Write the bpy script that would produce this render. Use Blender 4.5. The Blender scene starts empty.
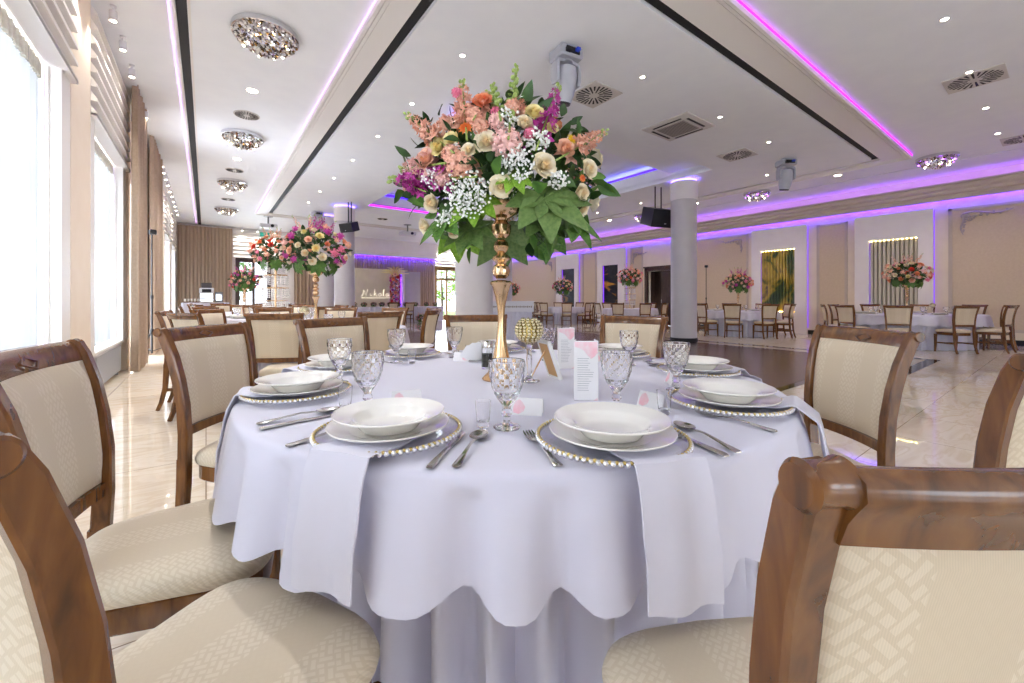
import bpy, math, random
from math import sin, cos, pi, radians, atan2, sqrt, hypot
from mathutils import Vector, Matrix
random.seed(7)
SC = bpy.context.scene
COL = SC.collection

# ------------------------------------------------------------------ camera
YAW = radians(36.4)
cam = bpy.data.objects.new('camera', bpy.data.cameras.new('camera'))
COL.objects.link(cam)
cam.location = (0, 0, 1.1)
cam.rotation_euler = (radians(90), 0, -YAW)
cam.data.sensor_width = 36
cam.data.lens = 36 * 415 / 1024
cam.data.shift_y = -41.5 / 1024
cam.data.clip_start = 0.02
SC.camera = cam
# ------------------------------------------------------------------ view
vs = SC.view_settings
SC.display_settings.display_device = 'sRGB'
vs.view_transform = 'Standard'
vs.look = 'None'
vs.gamma = 1
vs.use_curve_mapping = False
vs.exposure = 1.34
cy = SC.cycles
cy.use_denoising = True
cy.max_bounces = 12
cy.diffuse_bounces = 7
cy.glossy_bounces = 5
cy.transmission_bounces = 10
cy.transparent_max_bounces = 12
cy.sample_clamp_indirect = 6
cy.caustics_reflective = False
cy.caustics_refractive = True
cy.blur_glossy = 0.6
# ------------------------------------------------------------------ sky
world = bpy.data.worlds.new('sky')
SC.world = world
world.use_nodes = True
bg = world.node_tree.nodes['Background']
bg.inputs[0].default_value = (0.80, 0.90, 1.0, 1)
bg.inputs[1].default_value = 2.0

XL, XR, YB, YF, ZC = -1.1, 15.7, -9.0, 22.5, 4.3      # room


def area(name, loc, rot, sx, sy, power, col=(1, 1, 1), portal=False):
    l = bpy.data.lights.new(name, 'AREA')
    l.shape = 'RECTANGLE'
    l.size, l.size_y = sx, sy
    l.energy = power
    l.color = col
    if portal:
        l.cycles.is_portal = True
    o = bpy.data.objects.new(name, l)
    o.location = loc
    o.rotation_euler = rot
    COL.objects.link(o)
    return o


# daylight outside the left windows, with fill added at unseen ones behind the camera
UNITS = [-6.94, -3.62, -0.29, 3.03, 6.35, 13.0, 16.3, 19.5]          # window bays, 2.49 m wide
WIN = [(u + .2, u + 2.2) for u in UNITS]
DOORGAP = (9.3, 11.0)
DAY = (0.79, 0.86, 1.0)
for i, (a, b) in enumerate(WIN):
    area('window_daylight', (XL - 0.55, (a + b) / 2, 1.8), (0, radians(-90), 0), 2.6, b - a, 225 if i < 3 else 95, DAY)  # unseen bays behind the camera are boosted as fill light
area('window_daylight', (XL - 0.55, sum(DOORGAP) / 2, 1.5), (0, radians(-90), 0), 2.9, DOORGAP[1] - DOORGAP[0], 75, DAY)
BWIN = [(-0.4, 2.2), (3.0, 5.6)]  # unseen back windows, added on the left side for fill light
for a, b in BWIN:
    area('window_daylight', ((a + b) / 2, YB - 0.4, 1.75), (radians(90), 0, 0), b - a, 2.6, 26, DAY)

area('window_daylight', (1.76, YF + 1.0, 1.5), (radians(-90), 0, 0), 1.2, 2.9, 110, DAY)
area('window_daylight', (11.7, YF + 1.0, 1.5), (radians(-90), 0, 0), 1.4, 3.0, 130, DAY)

# ------------------------------------------------------------------ helpers
def lin(c):
    return c / 12.92 if c <= 0.04045 else ((c + 0.055) / 1.055) ** 2.4


def rgb(r, g, b):
    return (lin(r / 255), lin(g / 255), lin(b / 255), 1)


def new_mat(name):
    m = bpy.data.materials.new(name)
    m.use_nodes = True
    return m, m.node_tree, m.node_tree.nodes['Principled BSDF']


def mat(name, col, rough=0.5, metal=0.0, trans=0.0, emit=0.0, ecol=None, coat=0.0, spec=0.5, ior=1.45, sheen=0.0, sss=0.0):
    m, nt, p = new_mat(name)
    p.inputs['Base Color'].default_value = col
    p.inputs['Roughness'].default_value = rough
    p.inputs['Metallic'].default_value = metal
    p.inputs['Transmission Weight'].default_value = trans
    p.inputs['IOR'].default_value = ior
    p.inputs['Coat Weight'].default_value = coat
    p.inputs['Specular IOR Level'].default_value = spec
    p.inputs['Sheen Weight'].default_value = sheen
    if emit:
        p.inputs['Emission Color'].default_value = ecol or col
        p.inputs['Emission Strength'].default_value = emit
    return m


def nd(nt, t, **k):
    n = nt.nodes.new(t)
    for a, b in k.items():
        setattr(n, a, b)
    return n


def mapped(nt, scale, rot=(0, 0, 0), kind='Object', loc=(0, 0, 0)):
    tc = nd(nt, 'ShaderNodeTexCoord')
    mp = nd(nt, 'ShaderNodeMapping')
    mp.inputs['Scale'].default_value = scale
    mp.inputs['Rotation'].default_value = rot
    mp.inputs['Location'].default_value = loc
    nt.links.new(tc.outputs[kind], mp.inputs['Vector'])
    return mp.outputs['Vector']


def ramp(nt, fac, stops):
    r = nd(nt, 'ShaderNodeValToRGB')
    e = r.color_ramp.elements
    while len(e) < len(stops):
        e.new(0.5)
    for el, (p, c) in zip(e, stops):
        el.position = p
        el.color = c
    nt.links.new(fac, r.inputs[0])
    return r.outputs[0]


def bump(nt, p, height, strength=0.2, dist=0.01):
    b = nd(nt, 'ShaderNodeBump')
    b.inputs['Strength'].default_value = strength
    b.inputs['Distance'].default_value = dist
    nt.links.new(height, b.inputs['Height'])
    nt.links.new(b.outputs['Normal'], p.inputs['Normal'])


class MB:
    """collects shapes for one mesh"""
    def __init__(s, M=None):
        s.v, s.f, s.mi = [], [], []
        s.M = M
        s.cur = 0

    def add(s, vs_, fs_):
        o = len(s.v)
        if s.M is not None:
            s.v += [tuple(s.M @ Vector(p)) for p in vs_]
        else:
            s.v += [tuple(p) for p in vs_]
        s.f += [tuple(i + o for i in f) for f in fs_]
        s.mi += [s.cur] * len(fs_)
        return s

    def box(s, x0, x1, y0, y1, z0, z1):
        v = [(x0, y0, z0), (x1, y0, z0), (x1, y1, z0), (x0, y1, z0), (x0, y0, z1), (x1, y0, z1), (x1, y1, z1), (x0, y1, z1)]
        return s.add(v, [(0, 3, 2, 1), (4, 5, 6, 7), (0, 1, 5, 4), (1, 2, 6, 5), (2, 3, 7, 6), (3, 0, 4, 7)])

    def cbox(s, x, y, z, sx, sy, sz):
        return s.box(x - sx / 2, x + sx / 2, y - sy / 2, y + sy / 2, z - sz / 2, z + sz / 2)

    def rbox(s, x0, x1, y0, y1, z0, z1, c=0.005):
        """box with chamfered edges along all axes (rounded-ish)"""
        xs, ys, zs = (x0, x0 + c, x1 - c, x1), (y0, y0 + c, y1 - c, y1), (z0, z0 + c, z1 - c, z1)
        def sec(z, ins):
            a, b = (ins, 0)
            return [(x0 + c + a, y0 + a, z), (x1 - c - a, y0 + a, z), (x1 - a, y0 + c + a, z), (x1 - a, y1 - c - a, z),
                    (x1 - c - a, y1 - a, z), (x0 + c + a, y1 - a, z), (x0 + a, y1 - c - a, z), (x0 + a, y0 + c + a, z)]
        rings = [sec(z0, c * .8), sec(z0 + c, 0), sec(z1 - c, 0), sec(z1, c * .8)]
        return s.rings(rings, True, True)

    def rings(s, rings, cap0=True, cap1=True, closed=True):
        n = len(rings[0])
        v = [p for r in rings for p in r]
        f = []
        for i in range(len(rings) - 1):
            for j in range(n if closed else n - 1):
                k = (j + 1) % n
                f.append((i * n + j, i * n + k, (i + 1) * n + k, (i + 1) * n + j))
        if cap0:
            f.append(tuple(reversed(range(n))))
        if cap1:
            f.append(tuple((len(rings) - 1) * n + j for j in range(n)))
        return s.add(v, f)

    def sweep(s, path, secs, side=None, cap=True):
        """sweep cross sections [(a,b)...] (a along side, b along normal) along path"""
        P = [Vector(p) for p in path]
        rings = []
        for i, p in enumerate(P):
            t = (P[min(i + 1, len(P) - 1)] - P[max(i - 1, 0)]).normalized()
            sd = Vector(side) if side is not None else (Vector((1, 0, 0)) if abs(t.x) < .8 else Vector((0, 1, 0)))
            sd = (sd - t * sd.dot(t)).normalized()
            nr = t.cross(sd)
            sec = secs[i] if isinstance(secs[0], list) else secs
            rings.append([tuple(p + sd * a + nr * b) for a, b in sec])
        return s.rings(rings, cap, cap)

    def tube(s, path, r, n=8, cap=True):
        rr = r if isinstance(r, (list, tuple)) else [r] * len(path)
        secs = [[(q * cos(2 * pi * k / n), q * sin(2 * pi * k / n)) for k in range(n)] for q in rr]
        return s.sweep(path, secs, None, cap)

    def lathe(s, prof, n=32, c=(0, 0, 0), close=False, twist=None):
        rings = []
        for i, (r, z) in enumerate(prof):
            ring = []
            for k in range(n):
                a = 2 * pi * k / n
                q = r * (twist(a, i, z) if twist else 1)
                ring.append((c[0] + q * cos(a), c[1] + q * sin(a), c[2] + z))
            rings.append(ring)
        if close:
            rings.append(rings[0])
            return s.rings(rings, False, False)
        return s.rings(rings, prof[0][0] > 1e-6, prof[-1][0] > 1e-6)

    def ball(s, c, r, n=10, m=6, sc=(1, 1, 1)):
        prof = [(r * sin(pi * i / m), -r * cos(pi * i / m)) for i in range(m + 1)]
        rings = []
        for q, z in prof:
            q = max(q, r * 0.01)
            rings.append([(c[0] + q * cos(2 * pi * k / n) * sc[0], c[1] + q * sin(2 * pi * k / n) * sc[1], c[2] + z * sc[2]) for k in range(n)])
        return s.rings(rings, True, True)

    def grid(s, fn, nu, nv, wrap=False):
        v = [fn(i / nu, j / nv) for j in range(nv + 1) for i in range(nu + (0 if wrap else 1))]
        w = nu if wrap else nu + 1
        f = []
        for j in range(nv):
            for i in range(nu):
                k = (i + 1) % w
                f.append((j * w + i, j * w + k, (j + 1) * w + k, (j + 1) * w + i))
        return s.add(v, f)

    def prism(s, poly, axis, lo, hi):
        """extrude a 2-D polygon along axis 'x','y' or 'z'"""
        def P(a, b, t):
            return {'x': (t, a, b), 'y': (a, t, b), 'z': (a, b, t)}[axis]
        return s.rings([[P(a, b, lo) for a, b in poly], [P(a, b, hi) for a, b in poly]])

    def mesh(s, name, mats, ang=38):
        me = bpy.data.meshes.new(name)
        me.from_pydata(s.v, [], s.f)
        for m in (mats if isinstance(mats, (list, tuple)) else [mats]):
            me.materials.append(m)
        if any(s.mi):
            me.polygons.foreach_set('material_index', s.mi)
        me.shade_smooth()
        me.set_sharp_from_angle(angle=radians(ang))
        return me

    def build(s, name, mats, parent=None, ang=38, loc=None):
        o = bpy.data.objects.new(name, s.mesh(name, mats, ang))
        COL.objects.link(o)
        if parent:
            o.parent = parent
        if loc:
            o.location = loc
        return o


def tag(o, label=None, cat=None, group=None, kind=None):
    if label: o['label'] = label
    if cat: o['category'] = cat
    if group: o['group'] = group
    if kind: o['kind'] = kind
    return o


def thing(name, label, cat, loc=(0, 0, 0), rz=0.0, group=None):
    o = bpy.data.objects.new(name, None)
    o.empty_display_size = .05
    COL.objects.link(o)
    o.location = loc
    o.rotation_euler = (0, 0, rz)
    return tag(o, label, cat, group)


def struct(name, mb, m, parent=None, ang=38):
    o = mb.build(name, m, parent, ang)
    if parent is None:
        o['kind'] = 'structure'
    return o


def kids(o):
    return [c for c in list(COL.objects) if c.parent == o]


CH = {}
def dup(root, loc, rz=0.0, label=None, group=None, scale=None):
    r = root.copy()
    COL.objects.link(r)
    r.location = loc
    r.rotation_euler = (0, 0, rz)
    if scale: r.scale = (scale,) * 3
    if label: r['label'] = label
    if group: r['group'] = group
    if root.name not in CH:
        CH[root.name] = [(c, kids(c)) for c in kids(root)]
    for c, gs in CH[root.name]:
        d = c.copy()
        COL.objects.link(d)
        d.parent = r
        for g in gs:
            e = g.copy()
            COL.objects.link(e)
            e.parent = d
    return r


# table-frame: f = away from the camera, r = to the right, centred on the near table
FW, RT = (sin(YAW), cos(YAW)), (cos(YAW), -sin(YAW))
TC = (1.092, 1.431)
TT = 0.77


def TP(f, r, z=0.0):
    return (TC[0] + f * FW[0] + r * RT[0], TC[1] + f * FW[1] + r * RT[1], z)


def TDIR(f, r):
    return (f * FW[0] + r * RT[0], f * FW[1] + r * RT[1])


def rot_to(dx, dy):
    """z rotation that turns local +Y into (dx, dy)"""
    return atan2(-dx, dy)

# ------------------------------------------------------------------ materials
def wood_mat(name, c0, c1, c2, rough=0.3, coat=0.25, scale=(14, 14, 3)):
    m, nt, p = new_mat(name)
    v = mapped(nt, scale)
    n = nd(nt, 'ShaderNodeTexNoise')
    n.inputs['Scale'].default_value = 1.6
    n.inputs['Detail'].default_value = 6
    n.inputs['Distortion'].default_value = 0.6
    nt.links.new(v, n.inputs['Vector'])
    c = ramp(nt, n.outputs['Fac'], [(0.28, c0), (0.52, c1), (0.75, c2)])
    nt.links.new(c, p.inputs['Base Color'])
    p.inputs['Roughness'].default_value = rough
    p.inputs['Coat Weight'].default_value = coat
    p.inputs['Coat Roughness'].default_value = 0.15
    bump(nt, p, n.outputs['Fac'], 0.015, 0.002)
    return m


def fabric_mat(name, base, mark, cell=0.012, bands=True):
    """damask with basket-weave bands running from back to front"""
    m, nt, p = new_mat(name)
    tc = nd(nt, 'ShaderNodeTexCoord')
    sp = nd(nt, 'ShaderNodeSeparateXYZ')
    nt.links.new(tc.outputs['Object'], sp.inputs[0])
    add = nd(nt, 'ShaderNodeMath', operation='ADD')
    nt.links.new(sp.outputs['Y'], add.inputs[0])
    nt.links.new(sp.outputs['Z'], add.inputs[1])
    cb = nd(nt, 'ShaderNodeCombineXYZ')
    nt.links.new(sp.outputs['X'], cb.inputs['X'])
    nt.links.new(add.outputs[0], cb.inputs['Y'])
    facs = []
    for k, ang in enumerate((45, -45)):
        mp = nd(nt, 'ShaderNodeMapping')
        mp.inputs['Rotation'].default_value = (0, 0, radians(ang))
        nt.links.new(cb.outputs[0], mp.inputs['Vector'])
        br = nd(nt, 'ShaderNodeTexBrick')
        br.inputs['Scale'].default_value = 1.0
        br.inputs['Brick Width'].default_value = cell * 2.0
        br.inputs['Row Height'].default_value = cell
        br.inputs['Mortar Size'].default_value = cell * 0.22
        br.inputs['Mortar Smooth'].default_value = 0.1
        br.inputs['Color1'].default_value = (1, 1, 1, 1)
        br.inputs['Color2'].default_value = (1, 1, 1, 1)
        br.inputs['Mortar'].default_value = (0, 0, 0, 1)
        nt.links.new(mp.outputs[0], br.inputs['Vector'])
        facs.append(br.outputs['Color'])
    mp = nd(nt, 'ShaderNodeMapping')
    mp.inputs['Rotation'].default_value = (0, 0, radians(45))
    mp.inputs['Location'].default_value = (0, 0, 0.5)
    nt.links.new(cb.outputs[0], mp.inputs['Vector'])
    ck = nd(nt, 'ShaderNodeTexChecker')
    ck.inputs['Scale'].default_value = 1 / (cell * 2.0)
    nt.links.new(mp.outputs[0], ck.inputs['Vector'])
    mx = nd(nt, 'ShaderNodeMix', data_type='RGBA')
    nt.links.new(ck.outputs['Fac'], mx.inputs['Factor'])
    nt.links.new(facs[0], mx.inputs['A'])
    nt.links.new(facs[1], mx.inputs['B'])
    # band mask |x| in (0 .. .045) or beyond .135
    ab = nd(nt, 'ShaderNodeMath', operation='ABSOLUTE')
    nt.links.new(sp.outputs['X'], ab.inputs[0])
    r = nd(nt, 'ShaderNodeValToRGB')
    r.color_ramp.interpolation = 'CONSTANT'
    e = r.color_ramp.elements
    e[0].position, e[0].color = 0, (1, 1, 1, 1)
    e[1].position, e[1].color = 0.042, (0.1, 0.1, 0.1, 1)
    x = e.new(0.128); x.color = (1, 1, 1, 1)
    nt.links.new(ab.outputs[0], r.inputs[0])
    ml = nd(nt, 'ShaderNodeMath', operation='MULTIPLY')
    nt.links.new(mx.outputs['Result'], ml.inputs[0])
    nt.links.new(r.outputs[0], ml.inputs[1])
    # fine weave
    wv = nd(nt, 'ShaderNodeTexWave')
    wv.inputs['Scale'].default_value = 160
    wv.inputs['Distortion'].default_value = 1.5
    nt.links.new(tc.outputs['Object'], wv.inputs['Vector'])
    cm = nd(nt, 'ShaderNodeMix', data_type='RGBA')
    cm.inputs['A'].default_value = base
    cm.inputs['B'].default_value = mark
    nt.links.new(ml.outputs[0], cm.inputs['Factor'])
    cw = nd(nt, 'ShaderNodeMix', data_type='RGBA', blend_type='MULTIPLY')
    cw.inputs['Factor'].default_value = 0.09
    nt.links.new(cm.outputs['Result'], cw.inputs['A'])
    nt.links.new(wv.outputs['Color'], cw.inputs['B'])
    nt.links.new(cw.outputs['Result'], p.inputs['Base Color'])
    p.inputs['Roughness'].default_value = 0.62
    p.inputs['Sheen Weight'].default_value = 0.15
    bump(nt, p, ml.outputs[0], 0.12, 0.002)
    return m


def cloth_mat(name, col, scale=900):
    m, nt, p = new_mat(name)
    v = mapped(nt, (1, 1, 1))
    n = nd(nt, 'ShaderNodeTexNoise')
    n.inputs['Scale'].default_value = scale
    nt.links.new(v, n.inputs['Vector'])
    p.inputs['Base Color'].default_value = col
    p.inputs['Roughness'].default_value = 0.75
    p.inputs['Sheen Weight'].default_value = 0.2
    bump(nt, p, n.outputs['Fac'], 0.08, 0.001)
    return m


def marble_mat():
    m, nt, p = new_mat('polished_marble')
    v = mapped(nt, (1, 1, 1))
    br = nd(nt, 'ShaderNodeTexBrick', offset=0.0)
    br.inputs['Scale'].default_value = 1
    br.inputs['Brick Width'].default_value = 0.9
    br.inputs['Row Height'].default_value = 0.9
    br.inputs['Mortar Size'].default_value = 0.003
    br.inputs['Color1'].default_value = (0, 0, 0, 1)
    br.inputs['Color2'].default_value = (1, 1, 1, 1)
    nt.links.new(v, br.inputs['Vector'])
    # per tile shift for the vein noise
    mp = mapped(nt, (0.7, 2.4, 1), (0, 0, 0.5))
    vm = nd(nt, 'ShaderNodeVectorMath', operation='SCALE')
    nt.links.new(br.outputs['Color'], vm.inputs[0])
    vm.inputs['Scale'].default_value = 9.0
    ad = nd(nt, 'ShaderNodeVectorMath', operation='ADD')
    nt.links.new(mp, ad.inputs[0])
    nt.links.new(vm.outputs[0], ad.inputs[1])
    n = nd(nt, 'ShaderNodeTexNoise')
    n.inputs['Scale'].default_value = 1.7
    n.inputs['Detail'].default_value = 7
    n.inputs['Distortion'].default_value = 1.6
    nt.links.new(ad.outputs[0], n.inputs['Vector'])
    c = ramp(nt, n.outputs['Fac'], [(0.25, rgb(222, 206, 184)), (0.46, rgb(236, 225, 208)), (0.52, rgb(224, 208, 184)), (0.58, rgb(238, 228, 213)), (0.8, rgb(220, 203, 180))])
    mx = nd(nt, 'ShaderNodeMix', data_type='RGBA')
    nt.links.new(br.outputs['Fac'], mx.inputs['Factor'])
    nt.links.new(c, mx.inputs['A'])
    mx.inputs['B'].default_value = rgb(150, 130, 110)
    nt.links.new(mx.outputs['Result'], p.inputs['Base Color'])
    p.inputs['Roughness'].default_value = 0.025
    p.inputs['Specular IOR Level'].default_value = 0.8
    p.inputs['IOR'].default_value = 1.6
    return m


def parquet_mat():
    m, nt, p = new_mat('dark_parquet')
    v = mapped(nt, (1, 1, 1), (0, 0, pi / 2))
    br = nd(nt, 'ShaderNodeTexBrick')
    br.inputs['Scale'].default_value = 1
    br.inputs['Brick Width'].default_value = 1.1
    br.inputs['Row Height'].default_value = 0.12
    br.inputs['Mortar Size'].default_value = 0.0015
    br.inputs['Color1'].default_value = rgb(104, 72, 58)
    br.inputs['Color2'].default_value = rgb(84, 56, 45)
    br.inputs['Mortar'].default_value = rgb(40, 25, 20)
    nt.links.new(v, br.inputs['Vector'])
    n = nd(nt, 'ShaderNodeTexNoise')
    n.inputs['Scale'].default_value = 3
    n.inputs['Detail'].default_value = 6
    v2 = mapped(nt, (14, 1, 1))
    nt.links.new(v2, n.inputs['Vector'])
    mx = nd(nt, 'ShaderNodeMix', data_type='RGBA', blend_type='MULTIPLY')
    mx.inputs['Factor'].default_value = 0.45
    nt.links.new(br.outputs['Color'], mx.inputs['A'])
    nt.links.new(n.outputs['Fac'], mx.inputs['B'])
    nt.links.new(mx.outputs['Result'], p.inputs['Base Color'])
    p.inputs['Roughness'].default_value = 0.22
    return m


def sheer_mat():
    m, nt, p = new_mat('sheer_voile')
    out = nt.nodes['Material Output']
    tr = nd(nt, 'ShaderNodeBsdfTransparent')
    tr.inputs[0].default_value = (0.96, 0.98, 1, 1)
    tl = nd(nt, 'ShaderNodeBsdfTranslucent')
    tl.inputs[0].default_value = (0.125, 0.128, 0.125, 1)
    df = nd(nt, 'ShaderNodeBsdfDiffuse')
    df.inputs[0].default_value = (0.7, 0.72, 0.72, 1)
    m1 = nd(nt, 'ShaderNodeMixShader'); m1.inputs[0].default_value = 0.35
    nt.links.new(tl.outputs[0], m1.inputs[1]); nt.links.new(df.outputs[0], m1.inputs[2])
    m2 = nd(nt, 'ShaderNodeMixShader'); m2.inputs[0].default_value = 0.74
    lw_ = nd(nt, 'ShaderNodeLayerWeight'); lw_.inputs[0].default_value = 0.45
    mr = nd(nt, 'ShaderNodeMapRange'); mr.inputs[3].default_value = 0.972; mr.inputs[4].default_value = 1.0
    nt.links.new(lw_.outputs['Facing'], mr.inputs[0]); nt.links.new(mr.outputs[0], m2.inputs[0])
    nt.links.new(tr.outputs[0], m2.inputs[1]); nt.links.new(m1.outputs[0], m2.inputs[2])
    nt.links.new(m2.outputs[0], out.inputs[0])
    return m


def pane_mat(name='window_glass'):
    m, nt, p = new_mat(name)
    out = nt.nodes['Material Output']
    tr = nd(nt, 'ShaderNodeBsdfTransparent')
    gl = nd(nt, 'ShaderNodeBsdfGlossy')
    gl.inputs['Roughness'].default_value = 0.02
    fr = nd(nt, 'ShaderNodeLayerWeight'); fr.inputs[0].default_value = 0.5
    pw = nd(nt, 'ShaderNodeMath', operation='POWER'); pw.inputs[1].default_value = 4
    mr = nd(nt, 'ShaderNodeMapRange'); mr.inputs[3].default_value = 0.03; mr.inputs[4].default_value = 0.5
    nt.links.new(fr.outputs['Facing'], pw.inputs[0]); nt.links.new(pw.outputs[0], mr.inputs[0])
    mx = nd(nt, 'ShaderNodeMixShader')
    nt.links.new(mr.outputs[0], mx.inputs[0])
    nt.links.new(tr.outputs[0], mx.inputs[1]); nt.links.new(gl.outputs[0], mx.inputs[2])
    nt.links.new(mx.outputs[0], out.inputs[0])
    return m


def art_mat(name, stops, scale, seed):
    m, nt, p = new_mat(name)
    v = mapped(nt, scale, loc=(seed, seed * 2, 0))
    n = nd(nt, 'ShaderNodeTexNoise')
    n.inputs['Scale'].default_value = 1.6
    n.inputs['Detail'].default_value = 5
    n.inputs['Distortion'].default_value = 1.4
    nt.links.new(v, n.inputs['Vector'])
    nt.links.new(ramp(nt, n.outputs['Fac'], stops), p.inputs['Base Color'])
    p.inputs['Roughness'].default_value = 0.3
    return m


def noise_mat(name, c0, c1, scale=6, rough=0.6, **k):
    m = mat(name, c0, rough, **k)
    nt = m.node_tree
    p = nt.nodes['Principled BSDF']
    n = nd(nt, 'ShaderNodeTexNoise')
    n.inputs['Scale'].default_value = scale
    n.inputs['Detail'].default_value = 4
    nt.links.new(mapped(nt, (1, 1, 1)), n.inputs['Vector'])
    nt.links.new(ramp(nt, n.outputs['Fac'], [(0.35, c0), (0.65, c1)]), p.inputs['Base Color'])
    return m


W_CH = wood_mat('chair_wood', rgb(74, 43, 18), rgb(110, 68, 30), rgb(130, 84, 40), 0.26, 0.35, (26, 26, 5))
FAB = fabric_mat('cream_damask', rgb(209, 193, 166), rgb(218, 204, 180))
CLOTH = cloth_mat('white_table_linen', (0.68, 0.67, 0.78, 1))
NAPK = cloth_mat('white_napkin_linen', (0.71, 0.70, 0.80, 1))
MARBLE = marble_mat()
PARQ = parquet_mat()
SHEER = sheer_mat()
PANE = pane_mat()
CEIL = noise_mat('ceiling_paint', rgb(236, 239, 244), rgb(239, 242, 246), 3, 0.6)
WALLP = noise_mat('cream_wall_paint', rgb(226, 213, 192), rgb(230, 217, 197), 4, 0.7)
PAPER = noise_mat('beige_wallpaper', rgb(206, 187, 160), rgb(211, 193, 167), 20, 0.7)
WHITEP = noise_mat('white_wall_paint', rgb(232, 226, 224), rgb(235, 230, 228), 4, 0.6)
TRIMW = mat('white_trim', rgb(235, 232, 228), 0.4)
CORN = noise_mat('taupe_cornice_paint', rgb(196, 182, 168), rgb(200, 187, 173), 4, 0.5)
PILLARB = noise_mat('beige_pier_paint', rgb(236, 221, 201), rgb(239, 225, 206), 4, 0.6)
COLM = noise_mat('grey_column_paint', rgb(196, 192, 196), rgb(200, 196, 200), 5, 0.45)
DARKS = mat('black_slot', rgb(26, 25, 28), 0.6)
BLACKM = mat('black_plastic', rgb(24, 24, 26), 0.4)
GREYM = mat('grey_metal', rgb(126, 130, 134), 0.35, 0.6)
WHITEPL = mat('white_plastic', rgb(222, 222, 228), 0.35)
CURT = noise_mat('taupe_curtain_cloth', rgb(172, 150, 130), rgb(180, 158, 138), 30, 0.8)
PURP = mat('purple_led', (0.3, 0.03, 0.8, 1), 0.5, emit=4.0, ecol=(0.105, 0.014, 0.95, 1))
PURPS = mat('soft_purple_led', (0.3, 0.03, 0.8, 1), 0.5, emit=.6, ecol=(0.2, 0.02, 0.95, 1))
PINK = mat('magenta_led', (0.6, 0.05, 0.8, 1), 0.5, emit=3.4, ecol=(0.15, 0.006, 0.27, 1))
PINKL = mat('pale_pink_led', (0.6, 0.3, 0.8, 1), 0.5, emit=1.0, ecol=(0.54, 0.32, 0.62, 1))
BLUE = mat('blue_led', (0.08, 0.02, 0.8, 1), 0.5, emit=1.2, ecol=(0.05, 0.01, 0.62, 1))
LAV = mat('lavender_led', (0.5, 0.4, 1, 1), 0.5, emit=3.0, ecol=(0.20, 0.12, 0.9, 1))
YLED = mat('warm_led_dots', (1, .9, .5, 1), 0.5, emit=14.0, ecol=(1.0, 0.82, 0.34, 1))
BULB = mat('warm_bulb', (1, .9, .7, 1), 0.5, emit=22.0, ecol=(1.0, 0.84, 0.6, 1))
NEON = mat('warm_white_neon', (1, .95, .8, 1), 0.5, emit=.62, ecol=(1.0, 0.93, 0.78, 1))
CHROME = mat('polished_chrome', rgb(220, 220, 225), 0.08, 1.0)
STEEL = mat('cutlery_steel', rgb(205, 203, 200), 0.16, 1.0)
GOLD = mat('polished_gold', rgb(222, 188, 146), 0.17, 1.0)
GOLDB = mat('brass_gold_beads', rgb(214, 190, 116), 0.2, 1.0)
CHAMP = mat('champagne_beads', rgb(214, 204, 168), 0.22, 1.0)
PORC = mat('white_porcelain', rgb(242, 239, 233), 0.1, 0, coat=0.4)
GLASS = mat('clear_crystal', (1, 1, 1, 1), 0.0, 0, trans=1.0, ior=1.45)
THINGL = pane_mat('charger_glass')
PCARD = mat('white_card', rgb(240, 238, 238), 0.6)
PINKINK = noise_mat('pink_watercolour', rgb(244, 190, 200), rgb(240, 226, 228), 28, 0.6)
INK = mat('grey_print', rgb(150, 150, 156), 0.6)
GREEN1 = noise_mat('leaf_green', rgb(58, 96, 34), rgb(92, 132, 50), 18, 0.45)
GREEN2 = noise_mat('deep_leaf_green', rgb(34, 62, 26), rgb(58, 92, 38), 18, 0.45)
GREEN3 = noise_mat('bright_leaf_green', rgb(112, 158, 40), rgb(146, 182, 66), 14, 0.45)
GREEN4 = noise_mat('olive_leaf_green', rgb(84, 112, 54), rgb(110, 134, 74), 14, 0.45)
BUDG = noise_mat('green_bud', rgb(128, 156, 74), rgb(164, 182, 100), 30, 0.5)
def petal(n, a, b):
    """petal colour, deeper towards the heart of the bloom"""
    m, nt, p = new_mat(n)
    tc = nd(nt, 'ShaderNodeTexCoord')
    sp = nd(nt, 'ShaderNodeSeparateXYZ')
    nt.links.new(tc.outputs['Object'], sp.inputs[0])
    cb = nd(nt, 'ShaderNodeCombineXYZ')
    nt.links.new(sp.outputs['X'], cb.inputs['X']); nt.links.new(sp.outputs['Y'], cb.inputs['Y'])
    ln = nd(nt, 'ShaderNodeVectorMath', operation='LENGTH')
    nt.links.new(cb.outputs[0], ln.inputs[0])
    deep = (a[0] * .86, a[1] * .66, a[2] * .45, 1)
    nt.links.new(ramp(nt, ln.outputs['Value'], [(0.0, deep), (0.35, a), (0.75, b), (0.95, a)]), p.inputs['Base Color'])
    p.inputs['Roughness'].default_value = .55
    return m
def petal_plain(n, a, b): return noise_mat(n, a, b, 40, 0.55)
F_CREAM = petal('cream_petals', rgb(244, 232, 200), rgb(250, 242, 222))
F_PEACH = petal('peach_petals', rgb(240, 190, 160), rgb(248, 212, 188))
F_YEL = petal('pale_yellow_petals', rgb(240, 226, 160), rgb(248, 238, 190))
F_SALM = petal_plain('salmon_petals', rgb(232, 170, 144), rgb(244, 200, 178))
F_BLUSH = petal_plain('blush_petals', rgb(236, 182, 176), rgb(246, 212, 204))
F_ORAN = petal('orange_petals', rgb(226, 104, 40), rgb(240, 140, 70))
F_CORAL = petal('coral_petals', rgb(234, 140, 96), rgb(242, 168, 124))
F_MAG = petal_plain('magenta_petals', rgb(176, 40, 140), rgb(206, 84, 172))
F_PINK = petal_plain('pink_petals', rgb(222, 100, 140), rgb(238, 150, 176))
F_YELLOW = petal('yellow_petals', rgb(240, 200, 30), rgb(248, 216, 70))
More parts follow.
